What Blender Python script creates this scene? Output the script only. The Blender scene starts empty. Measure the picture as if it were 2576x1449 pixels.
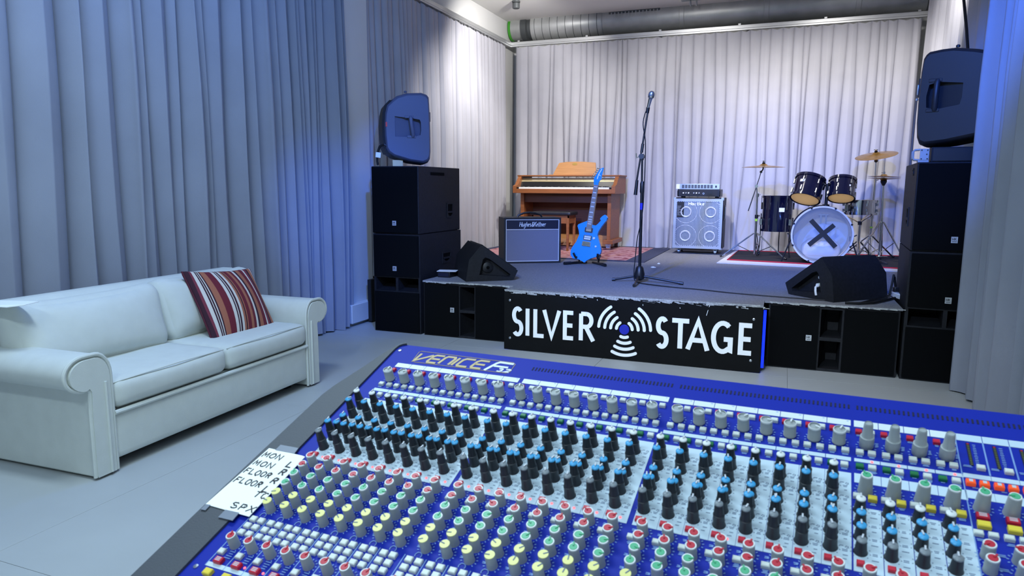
import bpy, bmesh, math, random
from mathutils import Vector, Matrix
from mathutils.geometry import tessellate_polygon

SC = bpy.context.scene
COL = SC.collection
rnd = random.Random(7)
PI = math.pi
def rad(d): return d * PI / 180

# ------------------------------------------------------------------ camera, light, exposure
cam = bpy.data.cameras.new('camera'); camo = bpy.data.objects.new('camera', cam); COL.objects.link(camo)
RI = Vector((0.93114, 0.36463, 0.00477)); DN = Vector((0.05699, -0.13259, -0.98953)); FW = Vector((-0.36018, 0.92167, -0.14424))
camo.matrix_world = Matrix(((RI.x, -DN.x, -FW.x, 0), (RI.y, -DN.y, -FW.y, 0), (RI.z, -DN.z, -FW.z, 1.25), (0, 0, 0, 1)))
cam.sensor_width = 36; cam.sensor_fit = 'HORIZONTAL'; cam.lens = 1742.05 / 2576 * 36
cam.clip_start = 0.05; cam.clip_end = 60
cam.dof.use_dof = True; cam.dof.focus_distance = 6.5; cam.dof.aperture_fstop = 15
SC.camera = camo
SC.view_settings.view_transform = 'Standard'; SC.view_settings.look = 'None'
SC.view_settings.exposure = 0.0; SC.view_settings.gamma = 1; SC.view_settings.use_curve_mapping = False

w = bpy.data.worlds.new('world'); SC.world = w; w.use_nodes = True
w.node_tree.nodes['Background'].inputs[0].default_value = (0.5, 0.62, 0.9, 1)
w.node_tree.nodes['Background'].inputs[1].default_value = 0.05

def aim(o, tgt):
    o.rotation_euler = (Vector(tgt) - o.location).to_track_quat('-Z', 'Y').to_euler()
def area(loc, tgt, sx, sy, watt, col):
    l = bpy.data.lights.new('ceiling_lamp', 'AREA'); l.shape = 'RECTANGLE'; l.size = sx; l.size_y = sy
    l.energy = watt; l.color = col
    o = bpy.data.objects.new('ceiling_lamp', l); COL.objects.link(o); o.location = loc; aim(o, tgt); return o
def spot(loc, tgt, watt, col, deg, blend=0.4, rad_=0.06):
    l = bpy.data.lights.new('stage_spot', 'SPOT'); l.energy = watt; l.color = col
    l.spot_size = rad(deg); l.spot_blend = blend; l.shadow_soft_size = rad_
    o = bpy.data.objects.new('stage_spot', l); COL.objects.link(o); o.location = loc; aim(o, tgt); return o

COOL = (0.66, 0.87, 1.0); WHITE = (1.0, 0.96, 0.92); BLUE = (0.04, 0.17, 1.0)
# room lamps over the audience floor
area((-1.7, 1.7, 3.44), (-1.7, 1.7, 0), 1.4, 0.35, 58, COOL)
area((-0.9, -0.9, 3.44), (-0.9, -0.9, 0), 1.4, 0.35, 62, COOL)
area((0.2, 0.9, 3.44), (0.2, 0.9, 0), 1.4, 0.35, 16, COOL)
# cool front wash from the back of the room onto the stage front
spot((-0.9, -1.2, 3.3), (-1.0, 5.0, 0.3), 850, (0.72, 0.86, 1.0), 40, 0.8)
# white stage spots hung under the ceiling
spot((-2.55, 7.5, 3.25), (-3.62, 8.6, 2.3), 110, WHITE, 125, 0.7)
spot((-1.7, 7.0, 3.25), (-3.62, 7.7, 1.3), 220, WHITE, 80, 0.8)
spot((-1.2, 6.6, 3.25), (-1.2, 9.1, 1.2), 290, WHITE, 95, 0.8)
spot((0.35, 7.2, 3.25), (0.5, 9.1, 1.4), 190, WHITE, 100, 0.8)
spot((0.75, 7.0, 3.3), (1.34, 7.8, 2.7), 70, WHITE, 80, 0.6)
# blue stage lamps
spot((-1.35, 1.6, 3.2), (-0.9, 7.6, 0.6), 1250, BLUE, 42, 0.8)
spot((-0.7, 1.9, 3.2), (-3.5, 5.25, 0.65), 700, BLUE, 24, 0.9)
spot((-0.8, 2.2, 3.2), (-2.98, 5.2, 1.72), 420, BLUE, 13, 0.7)
spot((0.4, 2.2, 3.3), (0.7, 8.0, 0.7), 800, BLUE, 40, 0.8)
# warm house lamp over the floor in front of the stage
spot((-0.4, 3.9, 3.42), (-0.4, 4.0, 0), 75, (1.0, 0.86, 0.70), 62, 0.5)
# weak blue wash along the side curtains
area((-2.2, 2.6, 3.42), (-3.6, 2.9, 2.2), 3.4, 0.15, 38, (0.10, 0.30, 1.0))
area((0.3, 3.2, 3.42), (1.05, 3.6, 1.8), 1.6, 0.15, 2.5, (0.10, 0.26, 1.0))

# ------------------------------------------------------------------ materials
def lin(h):
    h = h.lstrip('#'); out = []
    for i in (0, 2, 4):
        c = int(h[i:i+2], 16) / 255
        out.append(c / 12.92 if c <= 0.04045 else ((c + 0.055) / 1.055) ** 2.4)
    return (*out, 1)
def mat(name, col, rough=0.5, metal=0.0, var=0.0, vscale=8.0, bump=0.0, bscale=200.0, emit=None, estr=0.0, coat=0.0, spec=0.5, stretch=None):
    m = bpy.data.materials.new(name); m.use_nodes = True
    nt = m.node_tree; b = nt.nodes['Principled BSDF']
    c = lin(col) if isinstance(col, str) else (*col, 1)
    b.inputs['Base Color'].default_value = c
    b.inputs['Roughness'].default_value = rough; b.inputs['Metallic'].default_value = metal
    b.inputs['Coat Weight'].default_value = coat; b.inputs['Specular IOR Level'].default_value = spec
    if emit:
        b.inputs['Emission Color'].default_value = lin(emit); b.inputs['Emission Strength'].default_value = estr
    if var or bump:
        tc = nt.nodes.new('ShaderNodeTexCoord')
        src = tc.outputs['Object']
        if stretch:
            mp = nt.nodes.new('ShaderNodeMapping'); mp.inputs['Scale'].default_value = stretch
            nt.links.new(src, mp.inputs['Vector']); src = mp.outputs[0]
    if var:
        n = nt.nodes.new('ShaderNodeTexNoise'); n.inputs['Scale'].default_value = vscale; n.inputs['Detail'].default_value = 5
        nt.links.new(src, n.inputs['Vector'])
        r = nt.nodes.new('ShaderNodeValToRGB')
        r.color_ramp.elements[0].position = 0.3; r.color_ramp.elements[1].position = 0.7
        r.color_ramp.elements[0].color = (*[max(0, x * (1 - var)) for x in c[:3]], 1)
        r.color_ramp.elements[1].color = (*[min(1, x * (1 + var)) for x in c[:3]], 1)
        nt.links.new(n.outputs['Fac'], r.inputs[0]); nt.links.new(r.outputs[0], b.inputs['Base Color'])
    if bump:
        n2 = nt.nodes.new('ShaderNodeTexNoise'); n2.inputs['Scale'].default_value = bscale; n2.inputs['Detail'].default_value = 3
        nt.links.new(src, n2.inputs['Vector'])
        bp = nt.nodes.new('ShaderNodeBump'); bp.inputs['Strength'].default_value = bump; bp.inputs['Distance'].default_value = 0.004
        nt.links.new(n2.outputs['Fac'], bp.inputs['Height']); nt.links.new(bp.outputs[0], b.inputs['Normal'])
    return m

M = {}
def defm(k, *a, **kw): M[k] = mat(k, *a, **kw)
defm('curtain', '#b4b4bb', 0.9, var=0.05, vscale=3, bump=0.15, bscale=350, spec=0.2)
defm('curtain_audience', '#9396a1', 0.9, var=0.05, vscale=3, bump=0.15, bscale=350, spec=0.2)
defm('floor', '#b6b9b8', 0.42, var=0.05, vscale=2.0, bump=0.02, bscale=60)
defm('joint', '#8c9193', 0.8)
defm('white_wall', '#d9dad8', 0.8, var=0.02, vscale=2)
defm('ceiling', '#dcdcd8', 0.85)
defm('sofa', '#d6d9d2', 0.85, var=0.03, vscale=14, bump=0.12, bscale=260, spec=0.25)
defm('sofa_dark', '#23262a', 0.9)
defm('paper', '#fafbf8', 0.7)
defm('ink', '#15161c', 0.6)
defm('black_cab', '#1b1c21', 0.62, spec=0.25, var=0.25, vscale=50, bump=0.25, bscale=500)
defm('black_cloth', '#0a0b0d', 0.9, bump=0.3, bscale=700, spec=0.08)
defm('hole_shade', '#050506', 0.9, spec=0.1)  # near-black that paints the shade inside openings
defm('badge', '#c9ccd0', 0.35, 0.3)
defm('carpet', '#86878d', 0.95, var=0.22, vscale=120, bump=0.6, bscale=400, spec=0.15)
defm('carpet_fray', '#a6a7a6', 0.95, var=0.3, vscale=90)
defm('stage_black', '#141518', 0.7, var=0.2, vscale=20)
defm('sign_black', '#0a0b0d', 0.7, spec=0.15, var=0.2, vscale=12)
defm('sign_white', '#fafbfb', 0.5)
defm('sign_blue', '#1020a8', 0.4)
defm('screw', '#b5b8bd', 0.3, 0.9)
defm('spk_grey', '#50566a', 0.5, bump=0.12, bscale=600)
defm('spk_black', '#1a1c22', 0.5, bump=0.12, bscale=600)
defm('grille_dark', '#1b1d21', 0.5, 0.4, bump=0.5, bscale=900)
defm('red_badge', '#c8331f', 0.4)
defm('cable', '#0d0e11', 0.55)
defm('white_plastic', '#dfe2e2', 0.45)
defm('grey_plastic', '#9a9fa5', 0.5)
defm('steel', '#aeb2b6', 0.32, 0.85, var=0.08, vscale=20)
defm('duct', '#b4b6b5', 0.42, 0.45, var=0.12, vscale=6)
defm('duct_dark', '#54585a', 0.5, 0.4)
defm('green_ring', '#3f9a2a', 0.5)
defm('chrome', '#d4d7db', 0.12, 1.0)
defm('rail', '#c4c6c6', 0.35, 0.6)
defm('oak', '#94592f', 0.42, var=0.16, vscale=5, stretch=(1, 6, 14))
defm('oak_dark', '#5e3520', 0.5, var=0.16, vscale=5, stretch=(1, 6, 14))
defm('oak_light', '#b5824e', 0.4, var=0.12, vscale=5, stretch=(1, 6, 14))
defm('ivory', '#efefe6', 0.3)
defm('ebony', '#101012', 0.3)
defm('gold', '#c9a55c', 0.3, 0.8)
defm('champagne', '#cdbb8c', 0.35, 0.4)
defm('seat_vinyl', '#1d1d22', 0.45)
defm('amp_tolex', '#15171d', 0.6, bump=0.3, bscale=500)
defm('amp_cloth', '#7a7a8a', 0.85, var=0.12, vscale=400, bump=0.3, bscale=600)
defm('amp_panel', '#10152e', 0.5)
defm('piping_white', '#c9cbd2', 0.5)
defm('guitar_blue', '#0894ee', 0.22, coat=0.8)
defm('maple', '#cdb088', 0.4)
defm('fret_board', '#8d7f7c', 0.5)
defm('black_plastic', '#15161a', 0.42)
defm('hardware_black', '#16171b', 0.4, 0.3)
defm('cab_frame', '#aeb4ba', 0.4, 0.5)
defm('cone', '#c3c8cf', 0.5, 0.2)
defm('logo_white', '#f0f2f4', 0.4)
defm('tag_black', '#16181c', 0.6)
defm('rack_silver', '#b6bac0', 0.35, 0.7)
defm('drum_black', '#0b0d26', 0.12, coat=1.0)
defm('drum_wood', '#f0dcb8', 0.7)
def amber():
    m = mat('head_amber', '#f4e2bc', 0.4); nt = m.node_tree; b = nt.nodes['Principled BSDF']
    t = nt.nodes.new('ShaderNodeBsdfTranslucent'); t.inputs[0].default_value = lin('#fbeccb'); mx = nt.nodes.new('ShaderNodeMixShader'); mx.inputs[0].default_value = 0.78
    nt.links.new(b.outputs[0], mx.inputs[1]); nt.links.new(t.outputs[0], mx.inputs[2]); nt.links.new(mx.outputs[0], nt.nodes['Material Output'].inputs['Surface']); M['head_amber'] = m
amber()
defm('hoop_white', '#cfcfd4', 0.35)
defm('bronze', '#b58a48', 0.28, 0.9, var=0.15, vscale=30)
defm('tape_black', '#15161a', 0.6)
defm('pillow_white', '#dfe3ea', 0.9)
defm('rug_white', '#d4d4d8', 0.95, var=0.05, vscale=30)
defm('rug_black', '#15131a', 0.95, var=0.2, vscale=60)
defm('red_trim', '#b01c30', 0.8)
defm('maroon', '#54182a', 0.85)
defm('lime_tape', '#9ccf3a', 0.6)
defm('desk_blue', '#0c249c', 0.55, spec=0.25, var=0.03, vscale=10)
defm('desk_grey', '#45484f', 0.55, bump=0.1, bscale=400)
defm('desk_panel', '#c6d8e5', 0.5)
defm('desk_label', '#dfe6ea', 0.5)
defm('desk_slot', '#0a0f3a', 0.8)
defm('print_blue', '#7b9bd0', 0.6)
defm('print_dark', '#5d6f8c', 0.6)
defm('gold_print', '#c2ac7c', 0.5)
defm('knob_grey', '#a4a9aa', 0.42)
defm('knob_dark', '#23272f', 0.45)
defm('cap_white', '#e3e5e4', 0.4)
defm('cap_blue', '#3b9fd6', 0.4)
defm('cap_grey', '#7d848b', 0.4)
defm('cap_red', '#bf2538', 0.4)
defm('cap_green', '#4fae80', 0.4)
defm('cap_yellow', '#e8e08a', 0.4)
defm('btn_white', '#d9ddd6', 0.45)
defm('btn_red', '#c81e38', 0.4)
defm('btn_green', '#17703f', 0.4)
defm('btn_yellow', '#e9cf3e', 0.45)
defm('btn_orange', '#f0551c', 0.4, emit='#f0551c', estr=0.35)
defm('led_red', '#ff4a50', 0.4, emit='#ff5a60', estr=2.6)
defm('led_green', '#40ff60', 0.4, emit='#50ff40', estr=4)
defm('led_off', '#5a5f2c', 0.5)
defm('led_blue', '#1038ff', 0.4, emit='#0420ff', estr=2.6)
defm('rug_border', '#3a3f58', 0.95, var=0.3, vscale=60)
def rug_mat():
    m = mat('persian_rug', '#7d4a50', 0.95); nt = m.node_tree; b = nt.nodes['Principled BSDF']
    tc = nt.nodes.new('ShaderNodeTexCoord'); v = nt.nodes.new('ShaderNodeTexVoronoi'); v.inputs['Scale'].default_value = 11
    n = nt.nodes.new('ShaderNodeTexNoise'); n.inputs['Scale'].default_value = 30; n.inputs['Detail'].default_value = 4
    r = nt.nodes.new('ShaderNodeValToRGB'); mx = nt.nodes.new('ShaderNodeMath'); mx.operation = 'ADD'
    nt.links.new(tc.outputs['Object'], v.inputs['Vector']); nt.links.new(tc.outputs['Object'], n.inputs['Vector'])
    nt.links.new(v.outputs['Distance'], mx.inputs[0]); nt.links.new(n.outputs['Fac'], mx.inputs[1]); nt.links.new(mx.outputs[0], r.inputs[0])
    r.color_ramp.elements[0].position = 0.55; r.color_ramp.elements[0].color = lin('#6a2c40')
    r.color_ramp.elements[1].position = 1.05; r.color_ramp.elements[1].color = lin('#b8878a')
    e = r.color_ramp.elements.new(0.8); e.color = lin('#964a54')
    nt.links.new(r.outputs[0], b.inputs['Base Color']); M['rug'] = m
rug_mat()
def stripe_mat():
    m = mat('striped_fabric', '#7a2a38', 0.9, bump=0.1, bscale=300); nt = m.node_tree; b = nt.nodes['Principled BSDF']
    tc = nt.nodes.new('ShaderNodeTexCoord'); sx = nt.nodes.new('ShaderNodeSeparateXYZ'); ma = nt.nodes.new('ShaderNodeMath'); ma.operation = 'MULTIPLY_ADD'
    ma.inputs[1].default_value = 1 / 0.52; ma.inputs[2].default_value = 0.5
    nt.links.new(tc.outputs['Object'], sx.inputs[0]); nt.links.new(sx.outputs['X'], ma.inputs[0])
    r = nt.nodes.new('ShaderNodeValToRGB'); r.color_ramp.interpolation = 'CONSTANT'; nt.links.new(ma.outputs[0], r.inputs[0])
    D, W, P, O, R_ = '#3a1828', '#d8d0c8', '#7a3040', '#a8664e', '#6e1e2e'
    seq = [(0, D), (.05, P), (.075, W), (.115, D), (.13, W), (.14, D), (.155, W), (.165, D), (.18, O), (.25, R_), (.33, W), (.37, D), (.385, W), (.395, D), (.42, W), (.45, O),
           (.48, D), (.495, O), (.51, R_), (.56, O), (.60, R_), (.64, W), (.67, D), (.70, O), (.76, R_), (.82, W), (.84, P), (.88, D), (.91, O), (.95, W), (.965, R_)]
    el = r.color_ramp.elements
    while len(el) > 1: el.remove(el[-1])
    el[0].position = 0; el[0].color = lin(seq[0][1])
    for p, c in seq[1:]:
        x = el.new(p); x.color = lin(c)
    nt.links.new(r.outputs[0], b.inputs['Base Color']); M['stripes'] = m
stripe_mat()
def head_mat():
    m = bpy.data.materials.new('clear_drum_head'); m.use_nodes = True; nt = m.node_tree
    b = nt.nodes['Principled BSDF']; b.inputs['Base Color'].default_value = lin('#c8ccd6'); b.inputs['Roughness'].default_value = 0.35
    t = nt.nodes.new('ShaderNodeBsdfTransparent'); mx = nt.nodes.new('ShaderNodeMixShader'); mx.inputs[0].default_value = 0.28
    nt.links.new(t.outputs[0], mx.inputs[1]); nt.links.new(b.outputs[0], mx.inputs[2])
    nt.links.new(mx.outputs[0], nt.nodes['Material Output'].inputs['Surface']); M['clear_head'] = m
head_mat()
def perf_mat():
    m = mat('perforated_metal', '#8d9298', 0.4, 0.6); nt = m.node_tree; b = nt.nodes['Principled BSDF']
    tc = nt.nodes.new('ShaderNodeTexCoord'); mp = nt.nodes.new('ShaderNodeMapping'); mp.inputs['Rotation'].default_value = (0, rad(45), 0); mp.inputs['Scale'].default_value = (1, 1, 1)
    ck = nt.nodes.new('ShaderNodeTexChecker'); ck.inputs['Scale'].default_value = 90
    ck.inputs['Color1'].default_value = lin('#a9aeb4'); ck.inputs['Color2'].default_value = lin('#5a5f68')
    nt.links.new(tc.outputs['Object'], mp.inputs[0]); nt.links.new(mp.outputs[0], ck.inputs['Vector']); nt.links.new(ck.outputs['Color'], b.inputs['Base Color']); M['perf'] = m
perf_mat()

# ------------------------------------------------------------------ mesh helpers
class MB:
    def __init__(s): s.v = []; s.f = []
    def add(s, vs, fs):
        o = len(s.v); s.v += [tuple(x) for x in vs]; s.f += [tuple(i + o for i in f) for f in fs]; return s
    def box(s, x0, x1, y0, y1, z0, z1, T=None):
        vs = [Vector((x, y, z)) for z in (z0, z1) for y in (y0, y1) for x in (x0, x1)]
        if T is not None: vs = [T @ v for v in vs]
        return s.add(vs, [(0, 2, 3, 1), (4, 5, 7, 6), (0, 1, 5, 4), (2, 6, 7, 3), (0, 4, 6, 2), (1, 3, 7, 5)])
    def lathe(s, prof, o=(0, 0, 0), ax=(0, 0, 1), n=20, cap=True):
        ax = Vector(ax).normalized(); o = Vector(o)
        e1 = ax.orthogonal().normalized(); e2 = ax.cross(e1)
        b = len(s.v); vs = []
        for r, h in prof:
            for i in range(n):
                a = 2 * PI * i / n; vs.append(o + ax * h + (e1 * math.cos(a) + e2 * math.sin(a)) * r)
        fs = []
        for k in range(len(prof) - 1):
            for i in range(n):
                j = (i + 1) % n; fs.append((k * n + i, k * n + j, (k + 1) * n + j, (k + 1) * n + i))
        if cap:
            if prof[0][0] > 1e-5: fs.append(tuple(range(n - 1, -1, -1)))
            if prof[-1][0] > 1e-5: fs.append(tuple((len(prof) - 1) * n + i for i in range(n)))
        return s.add(vs, fs)
    def cyl(s, p0, p1, r0, r1=None, n=14):
        p0 = Vector(p0); p1 = Vector(p1); d = p1 - p0
        return s.lathe([(r0, 0), (r0 if r1 is None else r1, d.length)], p0, d, n)
    def tube(s, pts, r, n=8, closed=False):
        pts = [Vector(p) for p in pts]; N = len(pts); vs = []; up = None
        for i, p in enumerate(pts):
            a = pts[(i - 1) % N] if (closed or i > 0) else p; c = pts[(i + 1) % N] if (closed or i < N - 1) else p
            t = (c - a).normalized()
            if up is None: up = t.orthogonal().normalized()
            up = (up - t * up.dot(t)); up = up.normalized() if up.length > 1e-6 else t.orthogonal().normalized()
            e2 = t.cross(up); rr = r[i] if isinstance(r, (list, tuple)) else r
            vs += [p + (up * math.cos(2 * PI * k / n) + e2 * math.sin(2 * PI * k / n)) * rr for k in range(n)]
        fs = []
        for i in range(N if closed else N - 1):
            j = (i + 1) % N
            for k in range(n): fs.append((i * n + k, i * n + (k + 1) % n, j * n + (k + 1) % n, j * n + k))
        if not closed: fs += [tuple(range(n - 1, -1, -1)), tuple((N - 1) * n + k for k in range(n))]
        return s.add(vs, fs)
    def ring(s, c, ax, R, r, n=28, m=8):
        ax = Vector(ax).normalized(); e1 = ax.orthogonal().normalized(); e2 = ax.cross(e1); c = Vector(c)
        return s.tube([c + (e1 * math.cos(2 * PI * i / n) + e2 * math.sin(2 * PI * i / n)) * R for i in range(n)], r, m, True)
    def prism(s, poly, d0, d1, fr=None, holes=(), depth=None):
        """poly in (a,b), extruded from d0 (front) to d1; fr maps (a,b,d) to a point; holes are pockets of the given depth from d0"""
        fr = fr or (lambda a, b, d: Vector((a, b, d)))
        loops = [list(poly)] + [list(h) for h in holes]
        allp = [p for l in loops for p in l]
        tri = tessellate_polygon([[Vector((p[0], p[1], 0)) for p in l] for l in loops])
        s.add([fr(*p, d0) for p in allp], tri)
        n = len(poly)
        s.add([fr(*p, d1) for p in poly], [tuple(range(n))] if n <= 4 else [t for t in tessellate_polygon([[Vector((p[0], p[1], 0)) for p in poly]])])
        vs = [fr(*p, d0) for p in poly] + [fr(*p, d1) for p in poly]
        s.add(vs, [(i, (i + 1) % n, n + (i + 1) % n, n + i) for i in range(n)])
        for h in holes:
            m = len(h); dd = d0 + (depth if depth is not None else (d1 - d0))
            s.add([fr(*p, d0) for p in h] + [fr(*p, dd) for p in h], [(i, (i + 1) % m, m + (i + 1) % m, m + i) for i in range(m)])
            s.add([fr(*p, dd) for p in h], [t for t in tessellate_polygon([[Vector((p[0], p[1], 0)) for p in h]])])
        return s
    def ribbon(s, pts, w, fr, h0=0.0, h1=0.002):
        """stroked polyline of width w; fr maps (x,y,h)"""
        P = [Vector((p[0], p[1])) for p in pts]; N = len(P); L = []; R_ = []
        for i in range(N):
            a = (P[i] - P[i - 1]) if i > 0 else (P[1] - P[0]); b = (P[i + 1] - P[i]) if i < N - 1 else a
            if a.length < 1e-9: a = b
            if b.length < 1e-9: b = a
            a = a.normalized(); b = b.normalized(); t = a + b
            t = t.normalized() if t.length > 1e-4 else a
            nrm = Vector((-t.y, t.x)); k = max(0.45, nrm.dot(Vector((-a.y, a.x))))
            off = nrm * (w / 2 / k); L.append(P[i] + off); R_.append(P[i] - off)
        vs = [fr(p.x, p.y, h1) for p in L] + [fr(p.x, p.y, h1) for p in R_] + [fr(p.x, p.y, h0) for p in L] + [fr(p.x, p.y, h0) for p in R_]
        fs = []
        for i in range(N - 1):
            fs += [(i, N + i, N + i + 1, i + 1), (i, i + 1, 2 * N + i + 1, 2 * N + i), (N + i, 3 * N + i, 3 * N + i + 1, N + i + 1)]
        fs += [(0, 2 * N, 3 * N, N), (N - 1, 2 * N - 1, 4 * N - 1, 3 * N - 1)]
        return s.add(vs, fs)
    def ball(s, c, r, n=12, sc=(1, 1, 1)):
        c = Vector(c); prof = []
        vs = [c + Vector((0, 0, -r * sc[2]))]; m = n // 2
        for k in range(1, m):
            a = -PI / 2 + PI * k / m
            for i in range(n):
                b = 2 * PI * i / n; vs.append(c + Vector((r * math.cos(a) * math.cos(b) * sc[0], r * math.cos(a) * math.sin(b) * sc[1], r * math.sin(a) * sc[2])))
        vs.append(c + Vector((0, 0, r * sc[2]))); fs = []
        for i in range(n): fs.append((0, 1 + (i + 1) % n, 1 + i))
        for k in range(m - 2):
            for i in range(n): fs.append((1 + k * n + i, 1 + k * n + (i + 1) % n, 1 + (k + 1) * n + (i + 1) % n, 1 + (k + 1) * n + i))
        o = 1 + (m - 2) * n
        for i in range(n): fs.append((o + i, o + (i + 1) % n, len(vs) - 1))
        return s.add(vs, fs)
    def soft(s, half, r, puff=(0, 0, 0), n=12, fn=None):
        """rounded, puffed box about the origin"""
        hx, hy, hz = half; idx = {}; vs = []; fs = []
        def pt(p):
            key = tuple(round(x, 5) for x in p)
            if key in idx: return idx[key]
            q = Vector((p[0] * hx, p[1] * hy, p[2] * hz))
            c = Vector((max(-hx + r, min(hx - r, q.x)), max(-hy + r, min(hy - r, q.y)), max(-hz + r, min(hz - r, q.z))))
            d = q - c; q = c + d.normalized() * r if d.length > 1e-9 else q
            px, py, pz = p
            q.x += puff[0] * px * (1 - py * py) * (1 - pz * pz); q.y += puff[1] * py * (1 - px * px) * (1 - pz * pz); q.z += puff[2] * pz * (1 - px * px) * (1 - py * py)
            if fn: q = fn(q, p)
            idx[key] = len(vs); vs.append(q); return idx[key]
        g = [math.sin(PI / 2 * (-1 + 2 * i / n)) for i in range(n + 1)]
        for ax in range(3):
            for sg in (-1, 1):
                for i in range(n):
                    for j in range(n):
                        q = []
                        for a, b in ((i, j), (i + 1, j), (i + 1, j + 1), (i, j + 1)):
                            p = [0, 0, 0]; p[ax] = sg; p[(ax + 1) % 3] = g[a]; p[(ax + 2) % 3] = g[b]; q.append(pt(p))
                        fs.append(tuple(q) if sg > 0 else tuple(reversed(q)))
        return s.add(vs, fs)
    def xf(s, T):
        s.v = [tuple(T @ Vector(p)) for p in s.v]; return s
    def mesh(s, name, m, smooth=35):
        me = bpy.data.meshes.new(name); me.from_pydata(s.v, [], s.f); me.validate()
        bm = bmesh.new(); bm.from_mesh(me); bmesh.ops.recalc_face_normals(bm, faces=bm.faces); bm.to_mesh(me); bm.free()
        if smooth:
            me.shade_smooth(); me.set_sharp_from_angle(angle=rad(smooth))
        if isinstance(m, str): m = M[m]
        me.materials.append(m); return me

def link(o, parent=None):
    COL.objects.link(o)
    if parent is not None: o.parent = parent
    return o
def obj(name, mb, m, parent=None, smooth=35, bevel=0, loc=None, rot=None, label=None, kind=None):
    o = bpy.data.objects.new(name, mb.mesh(name, m, smooth)); link(o, parent)
    if loc is not None: o.location = loc
    if rot is not None: o.rotation_euler = rot
    if bevel:
        b = o.modifiers.new('bevel', 'BEVEL'); b.width = bevel; b.segments = 2; b.limit_method = 'ANGLE'; b.angle_limit = rad(50)
    if label: o['label'] = label
    if kind: o['kind'] = kind
    return o
def inst(name, me, parent, loc, rz=0.0, label=None):
    o = bpy.data.objects.new(name, me); link(o, parent); o.location = loc; o.rotation_euler = (0, 0, rz)
    if label: o['label'] = label
    return o
def thing(name, label, cat, loc=(0, 0, 0), rz=0.0, group=None, rot=None):
    o = bpy.data.objects.new(name, None); o.empty_display_size = 0.1; link(o); o.location = loc
    o.rotation_euler = rot if rot is not None else (0, 0, rz)
    o['label'] = label; o['category'] = cat
    if group: o['group'] = group
    return o
def tag(o, label, cat, group=None):
    o['label'] = label; o['category'] = cat
    if group: o['group'] = group
    return o
def struct(name, mb, m, smooth=35, bevel=0):
    o = obj(name, mb, m, None, smooth, bevel); o['kind'] = 'structure'; return o
def box(*a): return MB().box(*a)
XZ = lambda y: (lambda a, b, d: Vector((a, y + d, b)))      # poly in x,z extruded along +y

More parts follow.
